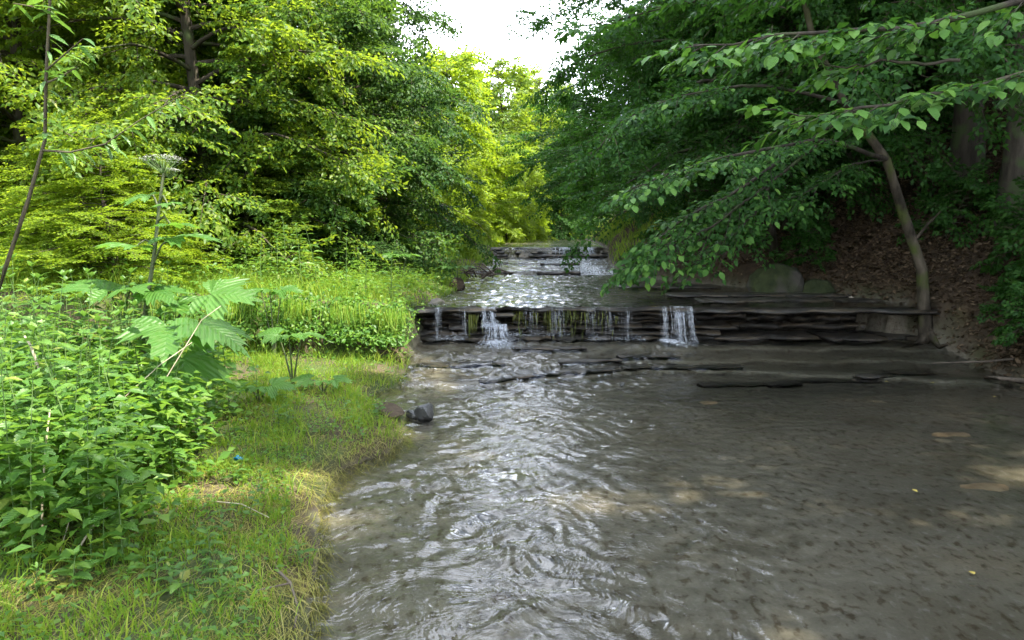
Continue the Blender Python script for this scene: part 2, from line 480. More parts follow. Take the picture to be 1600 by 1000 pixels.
def axis(*seg):
    out = []
    for a, b, d in seg:
        out.append(np.arange(a, b, d))
    return np.concatenate(out + [[seg[-1][1]]])
def grid(xs, ys, zf):
    X, Y = np.meshgrid(xs, ys)
    Z = zf(X, Y)
    nx, ny = len(xs), len(ys)
    i = (np.arange(ny - 1)[:, None] * nx + np.arange(nx - 1)[None, :]).ravel()
    return X, Y, Z, np.stack([i, i + 1, i + nx + 1, i + nx], 1)

xs = axis((-70, -12, 3.), (-12, -4, .4), (-4, -.4, .05), (-.4, 5, .09), (5, 7, .08), (7, 13, .4), (13, 70, 3.))
ys = axis((-8, 2, .5), (2, 7.3, .06), (7.3, 10.2, .035), (10.2, 21.5, .1), (21.5, 45, .6), (45, 120, 3.))
X, Y, Z, F = grid(xs, ys, ground_z)
S = np.minimum(X - xl(Y), xr(Y) - X)
rock = smooth(-.1, .02, S) * (Y < 46)
lit = (X > 2) * smooth(-.2, .3, X - xr(Y)) + smooth(5.5, 7., xl(Y) - X) * (X < 0)
me = mesh_np('ground', np.stack([X, Y, Z], -1).reshape(-1, 3), [F], [M['ground']], None, True, {'rock': rock.ravel(), 'litter': np.clip(lit, 0, 1).ravel()})
tag(link('ground', me), kind='structure')

# water sheets
def trains(x, y, seed, n, wl, spread, amp, main=-pi / 2):
    r = np.random.default_rng(seed)
    z = 0
    wx, wy = .16 * fbm(x, y, seed + 50, 1.3, 2), .16 * fbm(x, y, seed + 51, 1.1, 2)
    for k in range(n):
        lam = wl * r.uniform(.6, 1.7)
        a = main + r.uniform(-spread, spread)
        z = z + lam * np.sin(2 * pi / lam * (np.cos(a) * (x + wx) + np.sin(a) * (y + wy)) + r.uniform(0, 6.3))
    return z / n * amp
def water(name, xs, ys, zf, ampf, foamf, chopf):
    X, Y, Z, F = grid(xs, ys, zf)
    A = ampf(X, Y)
    Z = Z + A * (trains(X, Y, 3, 11, .10, 1.25, .125) + trains(X, Y, 4, 7, .24, 1.0, .07))
    S = np.minimum(X - xl(Y), xr(Y) - X)
    V = np.stack([X, Y, Z], -1).reshape(-1, 3)
    keep = (S.ravel()[F] > -.35).any(1)
    F = F[keep]
    me = mesh_np(name, V, [F], [M['water']], None, True, {'foam': foamf(X, Y).ravel(), 'chop': chopf(X, Y).ravel()})
    return tag(link(name, me), kind='structure')
FALLS = [(-.23, .30, 1.0), (2.07, .26, 1.0), (-.75, .30, .35), (.95, .5, .3), (.25, .3, .2)]     # x, spread, strength at the main lip
def foam_low(x, y):
    f = np.zeros_like(x)
    for fx, sp, st in FALLS:
        d = 9.55 - y
        f = np.maximum(f, st * .70 * np.exp(-((x - fx - .35 * np.maximum(d, 0) * (1 if st > .5 else 0)) / (sp + .35 * np.maximum(d, 0))) ** 2) * np.exp(-np.maximum(d, 0) / .7) * (d > -.3))
    for stf in (step1, step2):
        f = np.maximum(f, .48 * np.exp(-((y - stf(x) + .04) / .07) ** 2) * smooth(3., 1., x))
    return f
calm = lambda x, y: 1 - .72 * smooth(1.0, 2.6, x - .12 * (y - 5))
water('water', axis((-2.2, 2.4, .017), (2.4, 6.2, .05)), axis((1.2, 2.2, .08), (2.2, 6.5, .017), (6.5, 9.78, .028)), water_z,
      lambda x, y: calm(x, y) * (.75 + .5 * fbm(x, y, 21, 1.4, 2)) * (1 + .7 * smooth(7.4, 8, y)), foam_low,
      lambda x, y: calm(x, y) * np.clip(.85 + .5 * fbm(x, y, 22, .9, 3), .25, 1.6))
water('water', axis((-1.6, 6.2, .05)), axis((9.66, 17.3, .045)), mid_z,
      lambda x, y: 1.3 - .95 * smooth(1.8, 3.4, x), lambda x, y: .30 * smooth(14, 17, y) * smooth(3, 1, x) + .25 * np.exp(-((y - 9.75) / .1) ** 2),
      lambda x, y: 1.5 - .9 * smooth(1.8, 3.4, x))
water('water', axis((-1.4, 5, .06)), axis((17.0, 21, .035), (21, 46, .3)), up_z,
      lambda x, y: 1.2 + 0 * x, lambda x, y: .16 * smooth(20.1, 19.8, y) * np.exp(-((x - 1.5 + .15 * (y - 20)) / .75) ** 2) + .34 * smooth(20.2, 19.8, y) + .1, lambda x, y: 1.2 + 0 * x)

# ------------------------------------------------------------------ rock ledges made of shale slabs
def rough_slab(seed, l, d, h, cuts=(9, 4, 3), jag=.18):
    """broken slab, centred in x and z, front towards -y"""
    r = np.random.default_rng(seed)
    nx, ny, nz = cuts
    vs_, idx, fs = [], {}, []
    def vid(i, j, k):
        if (i, j, k) not in idx:
            x, y, z = (i / nx - .5) * l, (j / ny - .5) * d, (k / nz - .5) * h
            if j == 0:
                y += d * jag * (.8 * (1 if math.sin(i * 1.3 + seed * 2.) > .2 else -.3) + r.uniform(-.35, .35)) + (d * .05 if k in (0, nz) else 0)
            if i in (0, nx):
                x += l * .03 * r.uniform(-1, 1) - (l * .012 if k in (0, nz) else 0) * (1 if i else -1)
            z += h * .10 * r.uniform(-1, 1)
            idx[(i, j, k)] = len(vs_)
            vs_.append((x, y, z))
        return idx[(i, j, k)]
    for i in range(nx):
        for j in range(ny):
            fs.append([vid(i, j, nz), vid(i + 1, j, nz), vid(i + 1, j + 1, nz), vid(i, j + 1, nz)])
            fs.append([vid(i, j, 0), vid(i, j + 1, 0), vid(i + 1, j + 1, 0), vid(i + 1, j, 0)])
        for k in range(nz):
            fs.append([vid(i, 0, k), vid(i + 1, 0, k), vid(i + 1, 0, k + 1), vid(i, 0, k + 1)])
            fs.append([vid(i, ny, k), vid(i, ny, k + 1), vid(i + 1, ny, k + 1), vid(i + 1, ny, k)])
    for j in range(ny):
        for k in range(nz):
            fs.append([vid(0, j, k), vid(0, j, k + 1), vid(0, j + 1, k + 1), vid(0, j + 1, k)])
            fs.append([vid(nx, j, k), vid(nx, j + 1, k), vid(nx, j + 1, k + 1), vid(nx, j, k + 1)])
    return mesh_np('slab', vs_, [np.array(fs)], [M['shale']])
SLABS = [rough_slab(s, 1., 1., 1., (8, 2, 2)) for s in range(8)]
def slab(root, x, y, z, l, d, h, rz=0, tilt=0):
    o = link('slab', random.choice(SLABS), root)
    o.location = (x - root.location.x, y - root.location.y, z - root.location.z)
    o.scale = (l, d, h)
    o.rotation_euler = (0, tilt, rz)
    return o
led = link('rock_ledge', None, None, (2, 9.85, .1))
tag(led, 'long dark wet shale ledge under the main waterfall, broken into thin layers', 'rock ledge')
rows = [(.585, .06, .15), (.525, .06, .0), (.465, .06, -.07), (.40, .065, -.09), (.335, .06, -.03), (.265, .065, .08), (.20, .06, .17), (.12, .07, .27)]
for ri, (z, h, pro) in enumerate(rows):
    x = -1.35 + random.uniform(-.3, 0)
    while x < 5.1:
        l = random.uniform(.55, 1.25) * (1.35 if ri == 0 else 1)
        xm = x + l / 2
        if 0 < ri < 6 and xm > 2.45:
            x += l
            continue
        under = .42 * float(smooth(2.3, 2.9, np.array(xm))) * (1 - .1 * ri) if ri > 0 else -.02
        p = pro + random.uniform(-.07, .06) * (1 if ri else .35)
        slab(led, xm, float(LIP(np.array(xm))) + .14 - p + under + .28, z + random.uniform(-.006, .006), l * 1.02, .62, h * random.uniform(.85, 1.45), random.uniform(-.06, .06), random.uniform(-.03, .03))
        x += l
apr = link('rock_ledge', None, None, (.5, 8.5, 0))
tag(apr, 'low broken rock steps in the sloping water below the main waterfall', 'rock ledge')
for stf, xa, xb, off, dz in ((step1, -1.15, 2.3, 0., .0), (step2, -1.1, 1.9, 0., .0), (step2, -1.15, 1.2, .45, .0), (step0, 1.6, 4.6, .2, -.012)):
    x = xa
    while x < xb:
        l = random.uniform(.35, .8)
        xm = x + l / 2
        yy = float(stf(np.array(xm))) + off
        sl = math.atan2(float(stf(np.array(xm + .2)) - stf(np.array(xm - .2))), .4)
        if random.random() < .6:
            slab(apr, xm, yy + .12, float(water_z(np.array(xm), np.array(yy + .2))) - .016 + dz + random.uniform(-.010, .006), l * 1.05, .16, .03, sl + random.uniform(-.06, .06), random.uniform(-.02, .02))
        x += l
for off in (.55, 1.1):
    x = 1.9
    while x < 5.2:
        l = random.uniform(.8, 1.3)
        slab(led, x + l / 2, float(LIP(np.array(x + l / 2))) + .27 + off, .58, l * 1.04, .62, .055, random.uniform(-.03, .03))
        x += l
for z, off in ((.50, 1.05), (.38, 1.12), (.26, 1.08), (.14, 1.0)):
    x = 2.3
    while x < 5.3:
        l = random.uniform(.5, 1.2)
        slab(led, x + l / 2, float(LIP(np.array(x + l / 2))) + off + .3 + random.uniform(-.06, .06), z, l * 1.03, .6, .135, random.uniform(-.05, .05))
        x += l
led2 = link('rock_ledge', None, None, (.6, 20.2, .9))
tag(led2, 'stepped brown rock ledge under the small upper waterfall, lit at its left end', 'rock ledge')
for z, h, y0, xa, xb in [(1.17, .09, 20.12, -1.0, 3.3), (1.08, .08, 20.02, -1.0, 3.2), (1.0, .08, 19.92, -1.0, 3.3), (.93, .07, 19.75, -1.0, .9), (.83, .06, 18.72, -1.0, 1.1), (.69, .08, 17.14, -1., .9)]:
    x = xa
    while x < xb:
        l = random.uniform(.5, 1.1)
        yy = y0 - .18 * math.sin(x * 2.1) - .07 * math.sin(x * 6.3)
        slab(led2, x + l / 2, yy + .25, z, l * 1.03, .6 + random.uniform(-.08, .08), h * 1.15, random.uniform(-.08, .08))
        x += l
ledr = link('rock_ledge', None, None, (4, 10.6, .6))
tag(ledr, 'low shaded rock shelf along the far side of the dark pool', 'rock ledge')
for z, y0, xa, xb in [(.635, 10.7, 2.7, 5.4), (.66, 11.35, 2.4, 5.0), (.66, 13.2, 1.9, 3.4)]:
    x = xa
    while x < xb:
        l = random.uniform(.6, 1.2)
        slab(ledr, x + l / 2, y0 + .06 * math.sin(4 * x), z, l, .5, .045, random.uniform(-.1, .1))
        x += l

# ------------------------------------------------------------------ falling water
def cascade(label, x0, x1, y, z0, z1, n, fan, reach, wmin=.006, wmax=.022, yf=None):
    b = MB()
    t = np.linspace(0, 1, 9)
    cl = RNG.random(max(3, n // 14))
    for k in range(n):
        u = float(np.clip(cl[RNG.integers(len(cl))] + RNG.normal(0, .06), 0, 1))
        xx = x0 + (x1 - x0) * u
        yy = (yf(xx) if yf else y)
        wd = RNG.uniform(wmin, wmax)
        fa = fan * (u - .35) + RNG.normal(0, .02)
        end = z1 + (RNG.uniform(-.02, .04) if RNG.random() < .6 else RNG.uniform(.0, .7) * (z0 - z1))
        rc = reach * RNG.uniform(.6, 1.25)
        z = z0 - .002 - (z0 - end) * t ** 1.35
        px = xx + fa * t ** 5 + RNG.normal(0, .012) * t + .004 * np.sin(t * 9 + k)
        py = yy + .06 - (.05 + rc * .45) * np.minimum(1, t * 2.2) ** .8 - rc * .6 * t ** 5
        wv = wd * (.6 + .5 * np.sin(t * RNG.uniform(4, 11) + k) ** 2) * (1 - .5 * t)
        V = np.stack([np.stack([px - wv, py + .004, z], 1), np.stack([px, py - wd * .5, z], 1), np.stack([px + wv, py + .004, z], 1)], 1).reshape(-1, 3)
        i = np.arange(8)[:, None] * 3 + np.array([[0, 1]])
        i = i.ravel()
        b.add(V, np.stack([i, i + 1, i + 4, i + 3], 1))
    # splash drops where it lands
    m = n * 5
    c = np.stack([x0 + (x1 - x0) * RNG.random(m) + fan * (RNG.random(m) - .35) * 1.1, (yf(np.full(m, (x0 + x1) / 2)) if yf else y) - reach * RNG.uniform(.7, 1.9, m), z1 + .01 + RNG.exponential(.03, m)], 1)
    r = RNG.uniform(.003, .009, m)
    tet = np.array([[1, 0, -.5], [-.5, .87, -.5], [-.5, -.87, -.5], [0, 0, 1]])
    V = (c[:, None, :] + tet[None] * r[:, None, None]).reshape(-1, 3)
    i = np.arange(m) * 4
    b.add(V, np.concatenate([np.stack([i + a, i + bb, i + cc], 1) for a, bb, cc in ((0, 1, 3), (1, 2, 3), (2, 0, 3), (0, 2, 1))]))
    o = link('waterfall', b.mesh('waterfall', [M['fall']], True))
    return tag(o, label, 'waterfall')
lipf = lambda x: LIP(np.asarray(x, float)) - .06
cascade('bright narrow waterfall fanning out at its foot near the left end of the ledge', -.38, -.16, 0, .645, .40, 60, .04, .16, .001, .0045, lipf)
cascade('splashing lower half of the bright narrow waterfall spreading over broken rock', -.40, .02, 0, .42, .16, 90, .34, .26, .001, .0045, lambda x: lipf(x) - .09)
cascade('clear curtain waterfall of parallel strands at the edge of the dark overhang', 1.92, 2.38, 0, .645, .14, 95, .10, .18, .001, .0038, lipf)
cascade('faint trickle over the ledge beside the grassy bank corner', -1.0, -.62, 0, .64, .22, 34, .03, .10, .0008, .0022, lipf)
cascade('thin trickles over the ledge between moss strands and the curtain fall', 1.0, 1.75, 0, .64, .2, 44, .03, .08, .0008, .0022, lipf)
cascade('thin trickles just right of the bright narrow waterfall', -.02, .75, 0, .64, .25, 36, .03, .08, .0008, .0022, lipf)
cascade('small white waterfall pouring over the upper ledge upstream', 1.15, 2.3, 19.95, 1.24, .95, 110, .2, .16, .004, .014, lambda x: 19.93 - .18 * np.sin(np.asarray(x) * 2.1) - .07 * np.sin(np.asarray(x) * 6.3))

# moss hanging on the ledge
for lb, xa, xb, n, ln in [('yellow green moss strands hanging on the ledge left of the bright waterfall', -.6, -.46, 40, .3), ('wide yellow green moss hanging on the ledge middle', .35, 1.0, 75, .28), ('sparse moss strands beside the foot of the bright waterfall', .02, .3, 26, .2), ('small moss tuft hanging below the lip near the curtain fall', 1.1, 1.4, 18, .16)]:
    b = MB()
    x = RNG.normal((xa + xb) / 2, (xb - xa) / 3.2, n)
    P = np.stack([x, lipf(x) - .005 + RNG.uniform(0, .03, n), .60 - RNG.exponential(.07, n)], 1)
    b.blades(P, -RNG.uniform(.3, 1, n) * ln, np.stack([RNG.normal(0, .02, n), -RNG.uniform(.0, .05, n)], 1), .012, 0)
    tag(link('moss', b.mesh('moss', [M['moss']])), lb, 'moss', 'moss strands on the ledge')

# ------------------------------------------------------------------ trees
def spray_templates(leaf, seed, n=6, dense=1.0):
    """flat leafy sprays about 1 m long: leaf position, axis, normal in local space (x along the twig, z up)"""
    r = np.random.default_rng(seed)
    out = []
    for _ in range(n):
        P, A, tw = [], [], []
        def line(o, d, ln, bend):
            m = max(2, int(ln / (leaf * .72) * dense))
            for k in range(m):
                t = (k + .6) / m
                p = o + d * ln * t + np.array([0, 0, -bend * (ln * t) ** 2])
                side = 1 if k % 2 else -1
                an = side * r.uniform(.6, 1.15)
                ca, sa = math.cos(an), math.sin(an)
                a = np.array([d[0] * ca - d[1] * sa, d[0] * sa + d[1] * ca, r.normal(-.35, .3)])
                P.append(p)
                A.append(a)
            P.append(o + d * ln + np.array([0, 0, -bend * ln * ln]))
            A.append(np.array([d[0], d[1], -.3]))
        o = np.zeros(3)
        line(np.array([.15, 0, 0]), np.array([1., 0, 0]), .85, .18)
        k = 0
        x = .08
        while x < .9:
            s = 1 if k % 2 else -1
            an = s * r.uniform(.6, .95)
            d = np.array([math.cos(an), math.sin(an), r.normal(0, .12)])
            line(np.array([x, 0, -.18 * x * x]), d, (.50 - .32 * x) * r.uniform(.75, 1.15), .3)
            tw.append((np.array([x, 0, -.18 * x * x]), np.array([x, 0, -.18 * x * x]) + d * (.4 - .25 * x)))
            x += r.uniform(.07, .13) / dense
            k += 1
        P, A = np.array(P), np.array(A)
        N = np.array([0, 0, 1.]) + r.normal(0, .5, P.shape)
        out.append((P, A, N))
    return out
GAPS = []      # openings in the canopy: (point on the ground, radius); leaves on the line from there to the sun are absent
def cull(P):
    k = np.ones(len(P), bool)
    for g, r in GAPS:
        d = P - g
        t = d @ SDIR
        k &= ~((np.linalg.norm(d - t[:, None] * SDIR, axis=1) < r * (1 + .25 * np.sin(P[:, 2] * 9))) & (t > 0))
    return k
def place_sprays(b, org, dr, ln, tpl, leaf, wratio=.6, m=0, roll=.42, cullf=None, twm=1):
    """org (n,3), dr (n,3) unit direction, ln (n,) lengths"""
    n = len(org)
    if n == 0:
        return
    up = np.array([0, 0, 1.]) + RNG.normal(0, roll, (n, 3))
    Xa = unit(dr)
    Ya = unit(np.cross(up, Xa))
    Za = np.cross(Xa, Ya)
    ch = RNG.integers(0, len(tpl), n)
    for k, (P, A, N) in enumerate(tpl):
        s = np.where(ch == k)[0]
        if len(s) == 0:
            continue
        R = np.stack([Xa[s], Ya[s], Za[s]], 1)              # rows are local axes
        tp = lambda v: np.einsum('mj,sjk->smk', v, R)
        Pw = (org[s][:, None, :] + tp(P) * ln[s][:, None, None]).reshape(-1, 3)
        Aw, Nw = tp(A).reshape(-1, 3), tp(N).reshape(-1, 3)
        if cullf is not None:
            q = cullf(Pw)
            Pw, Aw, Nw = Pw[q], Aw[q], Nw[q]
        sz = leaf * RNG.uniform(.7, 1.2, len(Pw))
        b.leaves(Pw, Aw, Nw, sz, sz * wratio, m)
    # twigs
    t = np.array([0, .5, 1.])
    for i in range(n):
        pth = org[i] + Xa[i] * (ln[i] * t)[:, None] - Za[i] * (.18 * ln[i] * t * t)[:, None]
        b.tube(pth, [.006, .004, .0015], 3, twm)

def gen_tree(seed, H, R, z0, nl, leaf, trunk_r, droop=.35, spray=.85, el=(.55, .15), lean=(0, 0), dense=1.0, per=.30, side=None, prof=None, wob=.12):
    """returns trunk builder, crown builder (local space, base at origin)"""
    r = np.random.default_rng(seed)
    tb, cb = MB(), MB()
    tz = np.linspace(0, 1, 12)
    tp = np.stack([lean[0] * tz ** 1.3 + wob * np.sin(tz * 5 + seed), lean[1] * tz ** 1.3 + wob * np.cos(tz * 4.3 + seed) - wob * math.cos(seed), tz * H], 1)
    tp[:, 0] -= tp[0, 0]
    tp[:, 1] -= tp[0, 1]
    rad = trunk_r * (1 - .88 * tz ** .9)
    rad[0] *= 1.35
    tb.tube(np.concatenate([[tp[0] - [0, 0, .35]], tp]), np.concatenate([[rad[0] * 1.25], rad]), 10)
    tpl = spray_templates(leaf / spray, seed, 6, dense)
    org, dr, ln = [], [], []
    for i in range(nl):
        f = (i + .5) / nl
        zt = z0 + (H * .98 - z0) * f
        p0 = np.array([np.interp(zt, tp[:, 2], tp[:, 0]), np.interp(zt, tp[:, 2], tp[:, 1]), zt])
        az = i * 2.39996 + r.uniform(-.5, .5) + seed
        pf = prof(f) if prof else (.62 + .38 * math.sin(pi * min(1, f * 1.25 + .25))) * (1 - .75 * f ** 2.2)
        Lm = R * pf * r.uniform(.75, 1.15)
        if side is not None:                   # grows longer towards the light
            Lm *= 1 + side[1] * math.cos(az - side[0])
        e = el[0] * f + el[1] * (1 - f) + r.uniform(-.12, .15)
        s = np.linspace(0, 1, 7)
        hz = np.array([math.cos(az), math.sin(az), 0])
        pth = p0 + hz * (Lm * s)[:, None] + np.array([0, 0, 1.]) * (Lm * (math.tan(e) * s - droop * s ** 2.2))[:, None] + r.normal(0, .03, (7, 3)) * s[:, None] * Lm * .5
        tb.tube(pth, np.interp(s, [0, 1], [max(.012, trunk_r * .38 * (1 - .6 * f)), .005]), 5)
        ns_ = max(3, int(Lm / per))
        for k in range(ns_):
            q = .22 + .78 * (k + r.random()) / ns_
            o = np.array([np.interp(q, s, pth[:, j]) for j in range(3)])
            tg = unit(np.array([np.interp(min(1, q + .1), s, pth[:, j]) - np.interp(max(0, q - .1), s, pth[:, j]) for j in range(3)]))
            sd = 1 if k % 2 else -1
            ya = sd * r.uniform(.35, 1.15) * (1.1 - .6 * q)
            d = np.array([tg[0] * math.cos(ya) - tg[1] * math.sin(ya), tg[0] * math.sin(ya) + tg[1] * math.cos(ya), tg[2] * .7 + r.normal(-.06, .30)])
            l_ = spray * r.uniform(.65, 1.25) * (1.15 - .35 * q)
            org.append(o)
            dr.append(d)
            ln.append(l_)
            if r.random() < .75:               # a second spray forks off the first
                d2 = np.array([d[0] * .8 - sd * d[1] * .6, d[1] * .8 + sd * d[0] * .6, d[2] + r.normal(-.1, .4)])
                org.append(o + d * l_ * r.uniform(.3, .7))
                dr.append(d2)
                ln.append(l_ * r.uniform(.6, .9))
        org.append(pth[-1])
        dr.append(unit(pth[-1] - pth[-2]))
        ln.append(spray * .8)
    return tb, cb, (np.array(org), unit(np.array(dr)), np.array(ln), tpl)

def tree(name, label, cat, group, base, leafmat, rz=0, wratio=.6, use_gaps=False, **k):
    base = np.asarray(base, float)
    root = link(name, None, None, base)
    tag(root, label, cat, group)
    tb, cb, (o, d, l, tpl) = gen_tree(**k)
    cf = (lambda P: cull(P + base)) if use_gaps else None
    place_sprays(cb, o, d, l, tpl, k['leaf'], wratio, cullf=cf)
    link('trunk', tb.mesh('trunk', [M['bark']], True), root)
    cr = link('crown', cb.mesh('crown', [leafmat, M['twig']]), root)
    cr['kind'] = 'stuff'
    return root
def tree_copy(src, label, base, rz, sc=1.0, leafmat=None):
    r = src.copy()
    C.objects.link(r)
    r.location = base
    r.rotation_euler = (0, 0, rz)
    r.scale = (sc, sc, sc * random.uniform(.95, 1.1))
    r['label'] = label
    for ch in src.children:
        c = ch.copy()
        C.objects.link(c)
        c.parent = r
        if leafmat and ch.name.startswith('crown'):
            c.material_slots[0].link = 'OBJECT'
            c.material_slots[0].material = leafmat
    return r
def on(x, y, dz=0.):
    return (x, y, gz(x, y) + dz)

GAPS += [(np.array([2.55, 6.6, 0]), .16), (np.array([3.55, 5.9, 0]), .22), (np.array([3.15, 4.75, 0]), .30), (np.array([3.6, 5.2, 0]), .25)]

GL, GR, GF = 'leafy trees along the left bank', 'shaded trees on the right slope', 'sunlit trees upstream'
# left bank
tA = tree('hornbeam_tree', 'sunlit yellow green hornbeam behind the tall hogweed on the left bank', 'tree', GL, on(-4.6, 11.3), M['hornbeam'], seed=1, H=8.2, R=2.5, z0=.5, nl=78, leaf=.08, trunk_r=.13, per=.21)
tB = tree('dark_tree', 'tall dark green tree at the stream end of the left bank trees', 'tree', GL, on(-3.05, 14.2), M['darkleaf'], seed=2, H=9.6, R=2.3, z0=.7, nl=96, leaf=.08, trunk_r=.17, per=.20, droop=.42)
tC = tree('hornbeam_tree', 'bright yellow hornbeam at the left edge behind the leaning sapling', 'tree', GL, on(-7.2, 11.2), M['yellowleaf'], seed=3, H=7.4, R=2.5, z0=.4, nl=70, leaf=.08, trunk_r=.12, per=.22)
tree_copy(tA, 'green hornbeam between the dark tree and the sunlit hornbeams', on(-3.9, 12.7), 2.1, 1.0, M['midleaf'])
tree_copy(tA, 'hornbeam deep behind the sunlit hornbeam on the left bank', on(-6.3, 14.0), 4.0, 1.12)
tree_copy(tC, 'shaded hornbeam deep behind the bright yellow hornbeam', on(-9.0, 13.6), 1.2, 1.15, M['hornbeam'])
tree_copy(tB, 'dark tree rising behind the other left bank trees', on(-5.0, 17.5), 1.0, 1.1)
tree_copy(tB, 'dark tree far back on the left slope', on(-9.5, 18.0), 3.0, 1.15)
for k_, (x, y, sc) in enumerate([(-12, 12, 1.1), (-11.5, 17, 1.2), (-14, 21, 1.3), (-8, 23, 1.2), (-12, 27, 1.3), (-6.5, 28, 1.2), (-15, 14.5, 1.2), (-9.5, 9.2, 1.0)]):
    tree_copy((tA, tB, tC)[k_ % 3], ('hornbeam on the left slope beyond the bank trees', 'dark tree on the left slope beyond the bank trees', 'hornbeam on the left slope beyond the bank trees')[k_ % 3], on(x, y), k_ * 1.3, sc, M['hornbeam'] if k_ % 3 != 1 else None)['group'] = 'woods on the left slope'
# low growth at the foot of the left trees
for lb, x, y, rz, sc, mt in [('low yellow bush behind the hogweed at the meadow edge', -5.3, 9.3, .4, .36, 'yellowleaf'), ('low bright bush at the left edge of the meadow', -4.6, 8.6, 2.2, .27, 'yellowleaf'), ('low dark bush under the dark tree at the meadow edge', -2.9, 12.3, 1., .30, 'darkleaf'), ('low dark bush by the stream bend under the dark tree', -2.2, 13.7, 3., .2, 'darkleaf'), ('low green bush under the green hornbeam', -4.0, 11.0, 5., .32, 'hornbeam')]:
    o = tree_copy(tC, lb, on(x, y), rz, sc, M[mt])
    o['category'] = 'bush'
    o['group'] = 'low bushes at the edge of the meadow'
    o.name = 'bush'
    o.scale = (sc * 1.5, sc * 1.5, sc * .8)

# upstream, in the sun
tF = tree('young_tree', 'bright yellow young tree on the left bank upstream', 'tree', GF, on(-2.1, 23.5), M['yellowleaf'], seed=5, H=5.6, R=1.7, z0=.2, nl=60, leaf=.12, trunk_r=.07, per=.24, spray=.8)
tree_copy(tF, 'low yellow shrub at the stream edge above the upper ledge', on(-1.35, 21.2), 1., .42)
tree_copy(tF, 'small yellow shrub at the stream edge below the upper ledge', on(-1.5, 18.9), 2.6, .36)
tree_copy(tF, 'rounded yellow shrub standing alone beside the upper stream', on(-.2, 30), 2., .68)
tree_copy(tF, 'yellow green young tree behind the bright young tree', on(-2.2, 30), 3.3, 1.25)
tree_copy(tF, 'slender yellow shrub at the end of the upper stream', on(.7, 35), 4.3, .7)
tree_copy(tF, 'yellow shrub beside the dark tree upstream', on(-2.9, 20.3), 5.3, .8)
tree_copy(tF, 'pale green tall tree in the middle of the valley', on(-.6, 45), 5., 1.75, M['hornbeam'])
tree_copy(tF, 'tall tree with sunlit top at the valley end', on(1.6, 52), .7, 1.9, M['hornbeam'])
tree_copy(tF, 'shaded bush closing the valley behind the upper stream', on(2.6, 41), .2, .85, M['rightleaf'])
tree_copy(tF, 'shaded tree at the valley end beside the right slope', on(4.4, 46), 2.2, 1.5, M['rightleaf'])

# right slope
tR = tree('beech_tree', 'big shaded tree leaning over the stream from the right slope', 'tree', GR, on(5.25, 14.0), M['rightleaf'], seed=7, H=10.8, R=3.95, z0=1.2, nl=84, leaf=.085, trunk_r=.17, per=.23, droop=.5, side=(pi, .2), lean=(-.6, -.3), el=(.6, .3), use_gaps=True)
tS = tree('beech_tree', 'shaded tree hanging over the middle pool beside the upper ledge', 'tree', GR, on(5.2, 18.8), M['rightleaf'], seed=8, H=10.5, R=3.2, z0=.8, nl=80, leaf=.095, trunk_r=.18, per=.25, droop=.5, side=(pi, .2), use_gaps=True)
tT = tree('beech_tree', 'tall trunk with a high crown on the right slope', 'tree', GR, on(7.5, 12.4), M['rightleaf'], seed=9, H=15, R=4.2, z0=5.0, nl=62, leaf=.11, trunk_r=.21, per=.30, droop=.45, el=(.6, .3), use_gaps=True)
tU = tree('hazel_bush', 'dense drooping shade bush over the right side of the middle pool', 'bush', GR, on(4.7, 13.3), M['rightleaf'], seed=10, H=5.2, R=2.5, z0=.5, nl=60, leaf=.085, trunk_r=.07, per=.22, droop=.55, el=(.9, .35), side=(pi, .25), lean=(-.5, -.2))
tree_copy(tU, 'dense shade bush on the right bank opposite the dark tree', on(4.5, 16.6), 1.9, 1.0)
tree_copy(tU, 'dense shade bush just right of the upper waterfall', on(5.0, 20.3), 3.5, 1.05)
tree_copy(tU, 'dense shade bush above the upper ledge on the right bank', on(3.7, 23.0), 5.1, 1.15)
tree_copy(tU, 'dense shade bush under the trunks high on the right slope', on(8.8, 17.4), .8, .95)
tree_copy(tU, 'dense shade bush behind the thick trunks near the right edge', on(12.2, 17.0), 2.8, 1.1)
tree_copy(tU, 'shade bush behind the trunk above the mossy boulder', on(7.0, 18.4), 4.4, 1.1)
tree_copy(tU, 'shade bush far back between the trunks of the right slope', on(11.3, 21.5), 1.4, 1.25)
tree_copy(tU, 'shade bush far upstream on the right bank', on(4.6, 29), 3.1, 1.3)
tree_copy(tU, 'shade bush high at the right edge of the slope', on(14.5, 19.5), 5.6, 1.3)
tree_copy(tT, 'tall trunk near the right edge high on the slope', on(10.2, 14.8), 2.0, 1.0)
tree_copy(tT, 'slim tall trunk between the two thick trunks on the slope', on(9.2, 15.4), 4.1, .85)
tree_copy(tT, 'trunk above the mossy boulder on the right slope', on(6.7, 15.0), 5.3, .8)
tree_copy(tT, 'trunk at the right edge of the slope', on(10.0, 12.7), .9, 1.05)
tree_copy(tS, 'shaded tree behind the trunks on the right slope', on(8.2, 20.5), 1.1, 1.1)
tree_copy(tS, 'shaded tree upstream on the right bank', on(9.0, 27), .5, 1.0)
tree_copy(tS, 'shaded tree far upstream on the right bank', on(11.0, 35), 2.6, 1.1)
tree_copy(tR, 'shaded tree far back on the right slope', on(12.5, 21.5), 2.6, 1.0)
tree_copy(tR, 'shaded tree on the slope behind the right edge trunks', on(14.5, 16), .6, 1.0)
